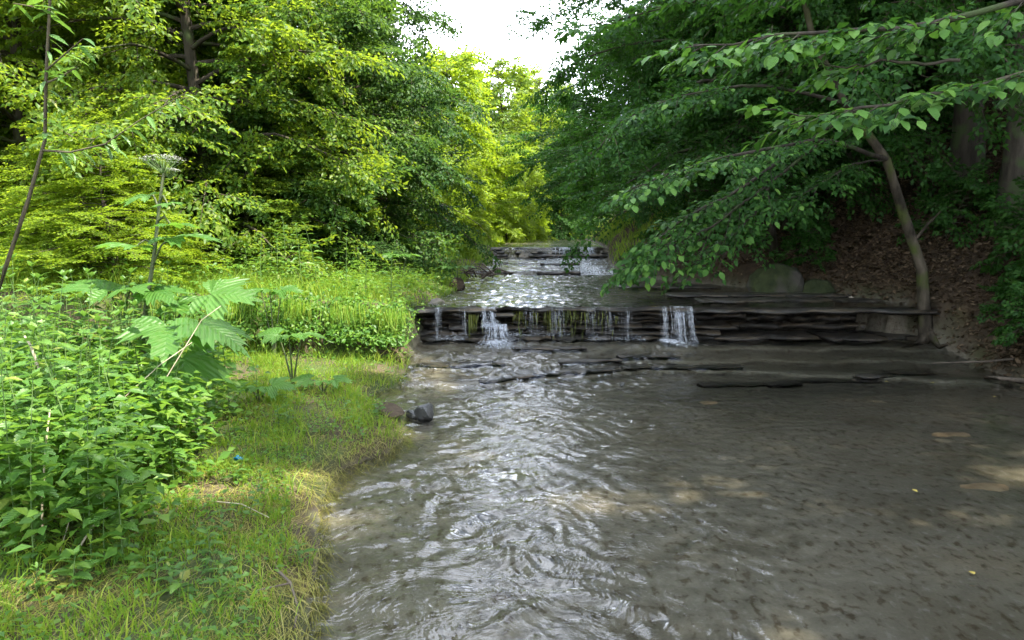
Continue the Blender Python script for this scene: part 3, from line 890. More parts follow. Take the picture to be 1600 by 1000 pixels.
# far wooded hill
hx, hy = axis((-60, 60, 4.)), axis((70, 150, 5.))
X, Y, Z, F = grid(hx, hy, lambda x, y: 2 + 17 * smooth(70, 120, y) * (1 - .25 * smooth(0, 50, np.abs(x + 4))) + .6 * fbm(x, y, 31, 20))
tag(link('hill', mesh_np('hill', np.stack([X, Y, Z], -1).reshape(-1, 3), [F], [M['ground']], None, True, {'rock': 0 * X.ravel(), 'litter': 0 * X.ravel()})), kind='structure')
k = 0
for y in (74, 80, 87, 95, 104):
    for x in np.arange(-10, 9, 4.2):
        if abs(x - .0 * y) > 15 + .1 * (y - 70):
            continue
        xx, yy = x + random.uniform(-1, 1), y + random.uniform(-2, 2)
        zz = 2 + 17 * float(smooth(70, 120, np.array(yy))) * (1 - .25 * float(smooth(0, 50, np.array(abs(xx + 4))))) - .3
        o = tree_copy(tF, 'round crowned tree on the far wooded hill', (xx, yy, zz), random.uniform(0, 6), random.uniform(1.25, 1.7), M['hornbeam'])
        o['group'] = 'trees on the far hill'
        k += 1


tree_copy(tT, 'tall tree beside the pool whose high crown hangs into the upper right corner', on(7.6, 7.6), 3.0, 1.0)
for k_, (x, y, sc) in enumerate([(15, 25, 1.1), (18, 19, 1.1), (17, 31, 1.2), (11, 29, 1.1), (15, 12, 1.0), (13, 8.5, 1.0)]):
    tree_copy((tS, tT)[k_ % 2], 'shaded tree in the woods high on the right slope', on(x, y), k_ * 1.7, sc)['group'] = 'woods high on the right slope'
for x, y, rz, sc in [(9.4, 9.4, .3, 1.0), (10.2, 5.6, 2.2, 1.0), (7.6, -.6, 4., 1.0), (12.2, 10.8, 5.2, 1.05), (6.9, 10.3, 1.0, .82)]:  # extra trees, mostly out of view, put in to darken the slope
    tree_copy(tT, 'tall tree added so its high crown shades the right slope', on(x, y), rz, sc)['group'] = 'added high crowns over the right slope'
tree_copy(tT, 'unseen tall tree added beside the viewer to shade the left bank', on(7.9, 2.6), 1.5, 1.0)  # out of view, placed to keep the sun off the bank

# ------------------------------------------------------------------ leaves that can be picked apart
def leaf_mesh(name, seed, ln=1., wd=.6, n=9, teeth=.06, peak=.42, fold=.16, droop=.25, mat=None, wave=.03):
    """toothed leaf of unit length along x, raised on both sides of the midrib, tip bending down"""
    r = np.random.default_rng(seed)
    t = np.linspace(0, 1, n)
    pk = math.log(.5) / math.log(peak)
    hw = wd * .5 * np.sin(pi * t ** pk) ** .8
    hw[0] = hw[-1] = 0
    tooth = 1 + teeth * np.where(np.arange(n) % 2, 1, -1.)
    z = -droop * t ** 2
    mid = np.stack([t * ln, np.zeros(n), z], 1)
    V, F = [mid], []
    for sd in (1, -1):
        h = hw * tooth * r.uniform(.93, 1.07, n)
        V.append(np.stack([(t - .03 * np.where(np.arange(n) % 2, -1, 1)) * ln, sd * h, z + h * fold * 2 + wave * np.sin(t * 11 + seed + sd)*h], 1))
    V = np.concatenate(V)
    for sd, o in ((1, n), (-1, 2 * n)):
        for k in range(n - 1):
            q = [k, k + 1, o + k + 1, o + k]
            if sd > 0:
                pass
            else:
                q = q[::-1]
            if k == 0:
                q = [v for v in q if v != o]
            if k == n - 2:
                q = [v for v in q if v != o + n - 1]
            F.append(q)
    # drop the unused end vertices
    used = sorted({v for q in F for v in q})
    mp_ = {v: i for i, v in enumerate(used)}
    f3 = np.array([[mp_[v] for v in q] for q in F if len(q) == 3])
    f4 = np.array([[mp_[v] for v in q] for q in F if len(q) == 4])
    return mesh_np(name, V[used], [f3, f4], [mat], None, True)
BEECH = [leaf_mesh('leaf', s, 1., .56 + .04 * (s % 4), 8, .03 + .02 * (s % 3), .40 + .03 * (s % 4), .04 + .05 * (s % 3), .08 + .10 * (s % 4), M['leafobj']) for s in range(7)]
NETTLE = [leaf_mesh('leaf', s, 1., .52, 11, .10, .36, .12, .30, M['nettleobj']) for s in range(4)]
LANCE = [leaf_mesh('leaf', s, 1., .24, 8, .02, .40, .22, .38, M['nettleobj']) for s in range(3)]
WILLOW = [leaf_mesh('leaf', s, 1., .20, 8, .02, .42, .16, .25, M['nettleobj']) for s in range(3)]
YOUNG = [leaf_mesh('leaf', s, 1., .36, 8, .05, .5, .15, .28, M['nettleobj']) for s in range(3)]

def near_branches(root, base, limbs, leaf, nobj, seed, sprays_per=.16, spray=.5, spread=.55, tip_only=.0):
    """leafy branches close to the viewer: each leaf an object, the smallest or hidden rest joined"""
    r = np.random.default_rng(seed)
    tb, cb = MB(), MB()
    Ps, As, Ns = [], [], []
    tpl = spray_templates(leaf / spray, seed, 5, .8)
    for pts, r0 in limbs:
        pts = np.array(pts, float)
        u = np.linspace(0, 1, len(pts))
        q = np.linspace(0, 1, 14)
        pth = np.stack([np.interp(q, u, pts[:, j]) for j in range(3)], 1)
        pth[1:-1] = (pth[:-2] + 2 * pth[1:-1] + pth[2:]) / 4
        pth += r.normal(0, .012, pth.shape)
        tb.tube(pth - base, np.interp(q, [0, 1], [r0, .004]), 6)
        ln = np.linalg.norm(np.diff(pth, axis=0), axis=1).sum()
        n = int(ln * (1 - tip_only) / sprays_per)
        for k in range(n):
            f = tip_only + (1 - tip_only) * (k + r.random()) / n
            o = np.array([np.interp(f, q, pth[:, j]) for j in range(3)])
            tg = unit(np.array([np.interp(min(1, f + .08), q, pth[:, j]) - np.interp(max(0, f - .08), q, pth[:, j]) for j in range(3)]))
            ya = (1 if k % 2 else -1) * r.uniform(.25, 1.) * spread * 1.6
            d = unit(np.array([tg[0] * math.cos(ya) - tg[1] * math.sin(ya), tg[0] * math.sin(ya) + tg[1] * math.cos(ya), tg[2] * .8 + r.normal(-.08, .14)]))
            up = unit(np.array([r.normal(0, .2), r.normal(-.15, .2), 1.]))
            Y_ = unit(np.cross(up, d))
            R = np.stack([d, Y_, np.cross(d, Y_)])
            P, A, N = tpl[r.integers(len(tpl))]
            L_ = spray * r.uniform(.7, 1.2) * (1.15 - .4 * f)
            Ps.append(o + (P @ R) * L_)
            As.append(A @ R)
            Ns.append((np.array([0, 0, 1.]) * .6 + N * .4) @ R)
            pt = o + d * (L_ * np.array([0, .5, 1.]))[:, None] - np.array([0, 0, 1.]) * (.18 * L_ * np.array([0, .25, 1.]))[:, None]
            tb.tube(pt - base, [.005, .0035, .0015], 4)
    P, A, N = np.concatenate(Ps), np.concatenate(As), np.concatenate(Ns)
    sz = leaf * r.uniform(.5, 1.25, len(P))
    c = P - np.array([0, 0, EYE])
    dep = c[:, 1] * CP - c[:, 2] * SP
    sx = c[:, 0] / dep * FOC + 800
    sy = 500 - (c[:, 1] * SP + c[:, 2] * CP) / dep * FOC
    vis = (dep > .5) & (sx > -10) & (sx < 1610) & (sy > -10) & (sy < 1010)
    score = np.where(vis, sz / np.maximum(dep, .5), -1) * r.uniform(.8, 1.2, len(P))
    order = np.argsort(-score)
    pick, rest = order[:nobj], order[nobj:]
    for i in pick:
        link('leaf', BEECH[r.integers(7)], root, None, frame(P[i] - base, A[i], N[i], sz[i]))
    cb.leaves(P[rest] - base, A[rest], N[rest], sz[rest], sz[rest] * .6)
    link('branch', tb.mesh('branch', [M['bark']], True), root)
    f = link('foliage', cb.mesh('foliage', [M['rightleaf']]), root)
    f['kind'] = 'stuff'

# tree standing beside the viewer: only its branches reach into the picture
b0 = np.array(on(6.3, 5.2))
n1 = link('beech_tree', None, None, b0)
tag(n1, 'near tree whose two bright leafy branches reach in from the upper right', 'tree', 'near trees with overhanging branches')
tb = MB()
tb.tube(np.array([[0, 0, -.3], [0, 0, 0], [-.05, .02, 1.5], [-.15, .05, 3.4], [-.2, .1, 6], [-.1, .1, 9]]), [.2, .17, .15, .12, .08, .02], 10)
link('trunk', tb.mesh('trunk', [M['bark']], True), n1)
near_branches(n1, b0, [
    ([b0 + [-.1, .03, 2.9], at(1750, -60, 4.9), at(1480, 40, 4.9), at(1300, 45, 4.7), at(1080, 75, 4.6)], .035),
    ([b0 + [-.1, .03, 2.3], at(1800, 60, 4.8), at(1560, 125, 4.7), at(1400, 165, 4.6), at(1245, 185, 4.5)], .03),
    ([at(1500, 95, 4.8), at(1380, 100, 4.9), at(1270, 105, 5.0)], .012),
    ([b0 + [-.1, .03, 3.6], at(1700, -120, 6.), at(1350, -30, 6.2), at(1150, -15, 6.4), at(900, 45, 6.6)], .03),
], .085, 300, 41, .15, .42, .5, .35)

# leaning mossy tree at the pool's end
b1 = np.array(on(5.5, 9.7, -.1))
n2 = link('leaning_tree', None, None, b1)
tag(n2, 'slim mossy tree leaning over the dark pool with drooping leafy branches', 'tree', 'near trees with overhanging branches')
tb = MB()
tr = np.array([b1 + [.05, 0, -.4], b1, at(1440, 420, 9.7), at(1410, 330, 9.65), at(1385, 250, 9.6), at(1320, 160, 9.5), at(1270, 60, 9.4), at(1230, -120, 9.3), at(1200, -320, 9.3)])
tb.tube(tr - b1, [.15, .10, .07, .062, .056, .048, .04, .03, .012], 9)
tb.tube(np.array([at(1425, 380, 9.67), at(1450, 350, 9.5), at(1470, 330, 9.4)]) - b1, [.025, .018, .008], 5)
for a_ in (-2.6, -1.5, -.4, .9, 2.2):
    q_ = np.array([math.cos(a_), math.sin(a_)])
    rt = [b1 + [0, 0, .22]]
    for d_ in (.16, .34, .55):
        e_ = b1[:2] + q_ * d_ + [.05 * math.sin(a_ * 3 + d_ * 9), 0]
        rt.append(np.array([e_[0], e_[1], min(gz(*e_), b1[2] + .25) + .02 - .03 * (d_ > .5)]))
    tb.tube(np.array(rt) - b1, [.075, .05, .032, .014], 7)
link('trunk', tb.mesh('trunk', [M['mossybark'] if 'mossybark' in M else M['bark']], True), n2)
near_branches(n2, b1, [
    ([at(1385, 250, 9.6), at(1290, 215, 8.4), at(1180, 235, 7.6), at(1070, 262, 7.2), at(985, 295, 7.0)], .03),
    ([at(1330, 175, 9.5), at(1250, 230, 8.6), at(1150, 300, 7.8), at(1050, 350, 7.4), at(1010, 395, 7.2)], .028),
    ([at(1290, 215, 8.4), at(1200, 290, 8.), at(1120, 350, 7.7), at(1040, 385, 7.6), at(970, 418, 7.5)], .02),
    ([at(1200, 290, 8.), at(1170, 350, 7.9), at(1120, 385, 7.8), at(1075, 415, 7.7)], .014),
    ([at(1385, 250, 9.6), at(1330, 255, 8.8), at(1280, 290, 8.4), at(1220, 315, 8.2)], .015),
    ([at(1320, 160, 9.5), at(1180, 130, 8.8), at(1050, 150, 8.4), at(970, 190, 8.3)], .025),
], .076, 300, 42, .10, .55, .6, .18)
# its own upper crown
tb2, cb2, (o_, d_, l_, tp_) = gen_tree(seed=12, H=5., R=2.2, z0=.2, nl=34, leaf=.085, trunk_r=.04, per=.24, droop=.5)
place_sprays(cb2, o_ + (tr[5] - b1), d_, l_, tp_, .085, cullf=lambda P: cull(P + b1))
c2 = link('crown', cb2.mesh('crown', [M['rightleaf'], M['twig']]), n2)
c2['kind'] = 'stuff'

# ------------------------------------------------------------------ herbs with leaves as parts
def herb(name, label, cat, group, loc, h, meshes, pairs, ll, rz=0, lean=(.05, .02), start=.3, up=.25, stem_r=.004, alt=False, seed=0, top=True, stem_mat='stem', taper=.5):
    r = np.random.default_rng(seed)
    key = ('stem', round(h * 4), seed % 5, stem_mat, round(stem_r, 4))
    root = link(name, None, None, loc)
    root.rotation_euler = (0, 0, rz)
    tag(root, label, cat, group)
    t = np.linspace(0, 1, 6)
    pth = np.stack([lean[0] * h * t ** 1.8, lean[1] * h * t ** 1.8, h * t], 1)
    b = MB()
    b.tube(pth, stem_r * (1 - .6 * t), 5)
    link('stem', b.mesh('stem', [M[stem_mat]], True), root)
    for k in range(pairs):
        f = start + (1 - start) * (k + .4) / pairs
        p = np.array([np.interp(f, t, pth[:, j]) for j in range(3)])
        az = k * pi / 2 + r.uniform(-.35, .35) if not alt else k * 2.4 + r.uniform(-.3, .3)
        s = ll * (1 - taper * max(0, (f - .45) / .55) ** 1.5) * r.uniform(.8, 1.15) * (.75 + .25 * min(1, (f - start + .1) * 5))
        for q in range(1 if alt else 2):
            a = az + q * pi
            e = up * r.uniform(.5, 1.3) + .5 * max(0, f - .8)
            ax = np.array([math.cos(a) * math.cos(e), math.sin(a) * math.cos(e), math.sin(e)])
            nm = np.array([-math.cos(a) * math.sin(e), -math.sin(a) * math.sin(e), math.cos(e)]) + r.normal(0, .18, 3)
            link('leaf', meshes[r.integers(len(meshes))], root, None, frame(p + ax * s * .12, ax, nm, s))
    if top:
        for q in range(3):
            a = q * 2.1 + r.uniform(0, 1)
            e = .95
            ax = np.array([math.cos(a) * math.cos(e), math.sin(a) * math.cos(e), math.sin(e)])
            link('leaf', meshes[r.integers(len(meshes))], root, None, frame(pth[-1], ax, np.array([-math.cos(a), -math.sin(a), .6]), ll * .45))
    return root

# nettle clump on the left bank
spots = []
tries = 0
while len(spots) < 104 and tries < 4000:
    tries += 1
    y = 3.0 + 3.0 * RNG.random() ** 1.3
    x = RNG.uniform(-4.4, -1.6)
    edge = -1.68 - .24 * (y - 3.1) * .8
    if x > edge or x < -.70 * y - .35 or any((x - a) ** 2 + (y - b_) ** 2 < .115 ** 2 for a, b_ in spots):
        continue
    spots.append((x, y))
for k, (x, y) in enumerate(spots):
    h = RNG.uniform(.80, 1.12) * (1 - .35 * float(smooth(.45, 0., np.array(-1.68 - .19 * (y - 3.1) - x))))
    herb('nettle', 'tall nettle stalk with paired toothed leaves in the dense clump on the left bank', 'nettle', 'nettles of the clump on the left bank', on(x, y), h, NETTLE, int(RNG.integers(6, 9)), RNG.uniform(.11, .155), RNG.uniform(0, 6), (RNG.normal(.02, .09), RNG.normal(-.02, .09)), .28, .12, .0042, seed=k)
ux, uy = np.array([q[0] for q in spots]), np.array([q[1] for q in spots])
ki = RNG.integers(0, len(spots), 9000)
x, y = ux[ki] + RNG.normal(0, .10, 9000), uy[ki] + RNG.normal(0, .10, 9000)
a = RNG.uniform(0, 2 * pi, 9000)
b = MB()
b.leaves(np.stack([x, y, ground_z(x, y) + RNG.uniform(.03, .62, 9000)], 1), np.stack([np.cos(a), np.sin(a), RNG.normal(-.1, .25, 9000)], 1), np.array([0, 0, 1.]) + RNG.normal(0, .35, (9000, 3)), RNG.uniform(.05, .10, 9000), RNG.uniform(.025, .05, 9000))
tag(link('undergrowth', b.mesh('undergrowth', [M['herbleaf']])), 'dense small leaves filling the nettle clump near the ground', 'undergrowth', kind='stuff')
# low leafy plants in front of the clump
low = [(165, 900, 3.1, .30, 'tall fresh green plant in front of the nettle clump', YOUNG), (120, 985, 2.85, .14, 'low broad leaved plant at the bottom left', NETTLE), (350, 985, 2.9, .15, 'small plant with pale leaf rosette at the bottom of the bank', YOUNG), (330, 905, 3.2, .13, 'small upright plant in the matted grass', YOUNG), (60, 905, 3.1, .22, 'leafy plant at the foot of the nettle clump', NETTLE), (30, 820, 3.3, .42, 'broad leaved plant at the left edge of the picture', NETTLE), (225, 850, 3.5, .20, 'leafy plant at the corner of the nettle clump', NETTLE), (290, 700, 4.6, .30, 'broad leaved plant at the shady side of the nettle clump', NETTLE), (400, 620, 6., .28, 'young leafy plant under the hogweed by the grass flat', NETTLE), (250, 965, 2.95, .12, 'tiny plant between straw and nettles', YOUNG), (470, 900, 3.3, .10, 'tiny plant near the water edge', YOUNG), (450, 650, 5.4, .18, 'small plant on the grass flat below the bank step', YOUNG)]
for k, (px, py, y, h, lb, ms) in enumerate(low):
    p = at(px, py, y)
    herb('leafy_plant', lb, 'plant', 'low plants on the near bank', on(p[0], p[1]), h, ms, 5, .075 if ms is YOUNG else .1, k, (.08, -.05), .15, .3, .004, seed=100 + k, taper=.4)
kk = 0
while kk < 34:
    y = 2.6 + 4.6 * RNG.random() ** 1.4
    x = xl(y) - RNG.uniform(.25, 1.7)
    if x < -.69 * y:
        continue
    herb('weed', 'small leafy weed scattered in the near bank grass', 'weed', 'weeds in the near bank grass', on(float(x), y), RNG.uniform(.06, .2), (YOUNG, NETTLE)[kk % 3 == 0], 4, RNG.uniform(.04, .075), kk, (RNG.normal(0, .15), RNG.normal(0, .15)), .1, .35, .003, seed=300 + kk, taper=.3)
    kk += 1
# tall meadow plants before the dark tree
for k, (px, lb) in enumerate([(405, 'leftmost tall lance leaved plant at the back of the meadow'), (432, 'lance leaved plant second from the left at the meadow back'), (447, 'tallest lance leaved plant at the back of the meadow'), (470, 'lance leaved plant right of the tallest one'), (495, 'leaning lance leaved plant at the back of the meadow'), (540, 'lance leaved plant in front of the dark low bush'), (570, 'lance leaved plant near the meadow middle'), (610, 'short lance leaved plant towards the stream'), (385, 'short lance leaved plant beside the hogweed')]):
    p = at(px, 400, 9.2 + .25 * (k % 3))
    herb('willowherb', lb, 'plant', 'lance leaved plants in the meadow', on(p[0], p[1]), [.7, .75, .95, .85, .9, .8, .7, .6, .55][k], LANCE, 9, .17, k, ((.05, .2)[k == 4], .02), .25, .35, .006, seed=200 + k)
# willow sapling leaning at the left edge
wr = np.array(on(-3.35, 4.3))
wpt = np.array([wr, at(-25, 540, 4.1), at(8, 420, 4.0), at(45, 310, 4.), at(70, 220, 3.95), at(72, 120, 3.9), at(78, 0, 3.85), at(86, -120, 3.8), at(100, -260, 3.8)])
ws = link('willow_sapling', None, None, wr)
tag(ws, 'thin leaning willow sapling with long narrow leaves at the left edge', 'sapling')
b = MB()
b.tube(wpt - wr, [.014, .0125, .0112, .0102, .009, .008, .007, .0055, .003], 7)
sb = [np.array([at(68, 235, 3.95), at(110, 238, 3.9), at(165, 225, 3.85), at(215, 190, 3.8), at(290, 145, 3.8)]), np.array([at(72, 110, 3.9), at(95, 90, 3.8), at(130, 60, 3.7)]), np.array([at(72, 130, 3.9), at(95, 120, 3.9), at(120, 105, 3.9)]), np.array([at(76, 20, 3.87), at(50, 10, 3.8), at(20, 5, 3.7)])]
for q in sb:
    b.tube(q - wr, np.linspace(.006, .002, len(q)), 5)
link('trunk', b.mesh('trunk', [M['twig']], True), ws)
for q, n in zip([wpt[4:]] + sb, (26, 26, 9, 8, 9)):
    u = np.linspace(0, 1, len(q))
    for k in range(n):
        f = (k + RNG.random()) / n
        p = np.array([np.interp(f, u, q[:, j]) for j in range(3)])
        a = RNG.uniform(0, 2 * pi) if n != 26 or q is wpt[4:] else (0.4 if k % 2 else -.8) + RNG.normal(0, .5)
        ax = unit(np.array([math.cos(a), math.sin(a) * .8, RNG.normal(-.25, .3)]))
        link('leaf', WILLOW[k % 3], ws, None, frame(p - wr, ax, np.array([RNG.normal(0, .4), RNG.normal(0, .4), 1.]), RNG.uniform(.09, .14)))

# ------------------------------------------------------------------ hogweed
def hog_leaf(seed, lobes=5, mat=None):
    """large deeply cut leaf, stalk end at the origin, unit length along x"""
    r = np.random.default_rng(seed)
    th = np.linspace(-2.45, 2.45, 131)
    cen = np.linspace(-1.95, 1.95, lobes) + r.normal(0, .05, lobes)
    ln_ = np.interp(np.abs(cen), [0, 1.0, 2.0], [.98, .80, .55]) * r.uniform(.92, 1.08, lobes)
    R = np.interp(np.abs(th), [0, 1.2, 2.45], [.62, .50, .24])
    for c, l in zip(cen, ln_):
        d = np.abs(th - c)
        R = np.maximum(R, l * np.clip(1 - (d / .56) ** 1.6, 0, 1) ** .6)
    R = R * (1 + .24 * np.abs(((th * 5.3 + seed) % 1.) - .5) * 2 - .12) * r.uniform(.95, 1.05, len(th))
    rings = np.array([.0, .3, .55, .78, 1.])
    V, n = [], len(th)
    vein = np.min(np.abs(th[:, None] - cen[None, :]), axis=1)
    for q in rings[1:]:
        rr = R * q
        x, y = rr * np.cos(th) + .0, rr * np.sin(th)
        z = .10 * np.clip(vein, 0, .4) * q * 1.6 - .28 * rr ** 2 + .10 * rr - .05 * np.abs(y)
        V.append(np.stack([x, y, z], 1))
    V = np.concatenate([[[0, 0, 0]]] + V)
    f3 = np.array([[0, 1 + i, 2 + i] for i in range(n - 1)])
    f4 = np.array([[1 + k * n + i, 1 + (k + 1) * n + i, 2 + (k + 1) * n + i, 2 + k * n + i] for k in range(3) for i in range(n - 1)])
    return mesh_np('leaf', V, [f3, f4], [mat], None, True)
HOG = [hog_leaf(s, (5, 7, 5)[s], M['hogobj']) for s in range(3)]
def hogweed(label, base, spec, stem=None, umbels=(), group='hogweeds on the left bank'):
    """spec: (start point, leaf point, leaf size, leaf azimuth, pitch)"""
    base = np.asarray(base, float)
    root = link('hogweed', None, None, base)
    tag(root, label, 'hogweed', group)
    if stem is not None:
        b = MB()
        b.tube(np.array(stem) - base, np.linspace(.021, .009, len(stem)), 8)
        link('stem', b.mesh('stem', [M['redstem']], True), root)
    for k, (p0, p1, sz, az, pit) in enumerate(spec):
        p0, p1 = np.asarray(p0, float), np.asarray(p1, float)
        b = MB()
        mid = (p0 + p1) / 2 + np.array([0, 0, .05])
        b.tube(np.array([p0, mid, p1]) - base, [.010, .007, .005], 6)
        ax = np.array([math.cos(az) * math.cos(pit), math.sin(az) * math.cos(pit), math.sin(pit)])
        nm = np.array([-math.cos(az) * math.sin(pit), -math.sin(az) * math.sin(pit), math.cos(pit)]) + RNG.normal(0, .15, 3) + np.array([0, -.25, 0])
        lf = link('leaf', HOG[k % 3], root, None, frame(p1 - base, ax, nm, sz))
        st = link('leaf_stalk', b.mesh('leaf_stalk', [M['redstem']], True), root)
    for c, rad in umbels:
        c = np.asarray(c, float) - base
        b, fl = MB(), MB()
        for q in range(34):
            a, rr = q * 2.4, rad * math.sqrt((q + .5) / 34)
            tip = c + np.array([rr * math.cos(a), rr * math.sin(a), .02 - .25 * rr * rr / rad])
            b.tube(np.array([c - [0, 0, rad * .75], (c - [0, 0, rad * .35] + tip) / 2 + [rr * .2 * math.cos(a), rr * .2 * math.sin(a), -.01], tip]), [.0022, .0018, .0012], 4)
            m_ = 13
            Pq = tip + np.concatenate([RNG.normal(0, rad * .10, (m_, 2)), np.abs(RNG.normal(0, .004, (m_, 1)))], 1)
            aa = RNG.uniform(0, 6.3, m_)
            fl.leaves(Pq, np.stack([np.cos(aa), np.sin(aa), np.full(m_, .2)], 1), np.tile([0, 0, 1.], (m_, 1)), .010, .009)
        u = link('umbel', b.mesh('umbel', [M['stem']], True), root)
        f = link('flowers', fl.mesh('flowers', [M['white']]), u)
        f['kind'] = 'stuff'
    return root
hb = np.array(on(-2.72, 5.55))
D = 5.5
stem = [hb, at(222, 540, D), at(228, 480, D), at(236, 430, D), at(243, 380, D), at(248, 330, D), at(253, 290, D), at(257, 262, D)]
hogweed('tall flowering hogweed with a thick stem and big cut leaves behind the nettles', hb, [
    (at(238, 415, D), at(268, 372, D - .1), .34, -.05, .1), (at(243, 385, D), at(212, 385, D - .1), .30, 2.9, .15), (at(247, 345, D), at(268, 352, D - .2), .24, -.5, .1),
    (at(248, 325, D), at(232, 306, D), .22, 3.0, -.05), (at(250, 315, D), at(262, 318, D - .1), .16, -1.2, .0),
    (at(190, 505, D), at(168, 455, D - .2), .42, 2.75, .30), (at(195, 500, D), at(205, 450, D - .3), .26, -.9, .1), (at(228, 470, D), at(240, 455, D - .3), .26, -.6, -.1),
    (at(270, 505, D), at(330, 460, D - .3), .36, -.1, .0), (at(240, 520, D), at(268, 475, D - .2), .28, .2, .2),
    (at(250, 560, D), at(315, 505, D - .9), .36, -.35, -.30), (at(240, 560, D), at(262, 510, D - 1.), .40, -1.2, -.3), (at(245, 600, D), at(285, 560, D - .9), .38, -1.0, -.9),
], stem, [(at(254, 247, D), .155), (at(265, 268, D + .1), .07)])
for lb, px, py, d, szs in [('small bright hogweed on the bank step right of the tall hogweed', 455, 525, 6.9, (.22, .2, .17)), ('low pale hogweed at the shore grass under the bank step', 505, 615, 6.6, (.16, .17, .14)), ('low hogweed beside the dark hollow under the bank', 405, 605, 6.0, (.2, .18, .15)), ('young hogweed beside the driftwood by the middle pool', 715, 418, 12.6, (.2, .22, .18)), ('young hogweed in the grass under the dark bush', 625, 400, 11.6, (.25, .22, .2)), ('hogweed leaf clump in the meadow middle', 425, 455, 8.2, (.24, .22, .2))]:
    p = at(px, py, d)
    bs = np.array(on(p[0], p[1]))
    top = np.array([p[0], p[1], max(p[2], bs[2] + .12)])
    hogweed(lb, bs, [(bs, top + [.12 * math.cos(a), .1 * math.sin(a), .02], s_, a, .05) for a, s_ in zip((-.3, 3.3, -1.5), szs)])

# ------------------------------------------------------------------ grass, straw, ground cover
def scatter(n, x0, x1, y0, y1, f):
    x, y = RNG.uniform(x0, x1, n), RNG.uniform(y0, y1, n)
    k = RNG.random(n) < f(x, y)
    return x[k], y[k]
def pos(x, y, dz=0):
    return np.stack([x, y, ground_z(x, y) + dz], 1)
shore = lambda x, y: xl(y) - x
# near bank: short green grass
x, y = scatter(150000, -5., -.7, 2.2, 9.2, lambda x, y: (shore(x, y) > .06) * (y < 8.72 - .33 * shore(x, y)) * np.clip(.40 + 1.1 * fbm(x, y, 61, .8), .05, 1) * np.clip(.25 + shore(x, y) * 1.2, 0, 1) * np.clip(4.2 / y, .3, 1) * (x > -.72 * y - .6))
b = MB()
h = RNG.uniform(.04, .13, len(x)) * (1 + .6 * fbm(x, y, 62, .6)) * (1 + .5 * smooth(5, 8, y))
b.blades(pos(x, y, -.005), h, np.stack([RNG.normal(.01, .03, len(x)), RNG.normal(-.02, .03, len(x))], 1) * (h / .07)[:, None], RNG.uniform(.004, .008, len(x)), .4)
tag(link('grass', b.mesh('grass', [M['grass']])), 'short fresh grass covering the near left bank', 'grass', kind='stuff')
# matted straw, combed downstream along the water edge
x, y = scatter(90000, -4.5, -.6, 2.2, 8., lambda x, y: (shore(x, y) > -.02) * (np.exp(-np.maximum(shore(x, y), 0) / .45) * .95 + .6 * (fbm(x, y, 63, .7) > .1)) * np.clip(4.5 / y, .3, 1))
b = MB()
n = len(x)
ang = -1.35 + .7 * fbm(x, y, 64, .9) + RNG.normal(0, .35, n)
ln = RNG.uniform(.08, .26, n)
b.blades(pos(x, y, .006), RNG.uniform(.012, .05, n), np.stack([np.cos(ang), np.sin(ang)], 1) * ln[:, None], RNG.uniform(.0025, .005, n), 1.6)
tag(link('straw', b.mesh('straw', [M['straw']])), 'flattened yellow grass and straw combed along the water edge', 'dry grass', kind='stuff')
# small round leaves among the grass
x, y = scatter(46000, -4.5, -.9, 2.3, 8.8, lambda x, y: (shore(x, y) > .2) * np.clip(.35 + .8 * fbm(x, y, 65, .7), .03, 1) * np.clip(4.2 / y, .3, 1))
b = MB()
n = len(x)
a = RNG.uniform(0, 2 * pi, n)
b.leaves(pos(x, y) + np.stack([0 * x, 0 * x, RNG.uniform(.01, .08, n)], 1), np.stack([np.cos(a), np.sin(a), RNG.normal(.1, .25, n)], 1), np.array([0, 0, 1.]) + RNG.normal(0, .3, (n, 3)), RNG.uniform(.014, .048, n), RNG.uniform(.010, .03, n))
tag(link('ground_cover', b.mesh('ground_cover', [M['herbleaf']])), 'small leaved ground cover mixed into the near bank grass', 'ground cover', kind='stuff')
# meadow on the terrace
mead = lambda x, y: (shore(x, y) > .05) * (y > 8.75 - .33 * np.minimum(shore(x, y), 5)) * np.clip(.75 + .5 * fbm(x, y, 66, 1.5), .15, 1)
x, y = scatter(90000, -7.5, -.75, 7.0, 17.5, lambda x, y: mead(x, y) * np.clip(10 / y, .3, 1))
b = MB()
n = len(x)
h = RNG.uniform(.12, .38, n) * (1 + .5 * fbm(x, y, 67, 1.2)) * np.clip(.35 + shore(x, y) * .5, .35, 1.1)
b.blades(pos(x, y, -.01), h, RNG.normal(0, .35, (n, 2)) * h[:, None], RNG.uniform(.005, .010, n), .6)
tag(link('meadow_grass', b.mesh('meadow_grass', [M['meadow']])), 'tall soft meadow grass on the terrace behind the hogweed', 'grass', kind='stuff')
x, y = scatter(60000, -6.5, -.9, 7.2, 15, lambda x, y: mead(x, y) * np.clip(.5 + .9 * fbm(x, y, 68, .9), .05, 1) * .6)
b = MB()
n = len(x)
a = RNG.uniform(0, 2 * pi, n)
zz = RNG.uniform(.04, .42, n) * np.clip(.3 + shore(x, y) * .5, .3, 1)
b.leaves(pos(x, y) + np.stack([0 * x, 0 * x, zz], 1), np.stack([np.cos(a), np.sin(a), RNG.normal(-.1, .3, n)], 1), np.array([0, 0, 1.]) + RNG.normal(0, .35, (n, 3)), RNG.uniform(.035, .08, n), RNG.uniform(.018, .04, n))
tag(link('meadow_herbs', b.mesh('meadow_herbs', [M['herbleaf']])), 'leafy herbs growing through the meadow grass', 'herbs', kind='stuff')
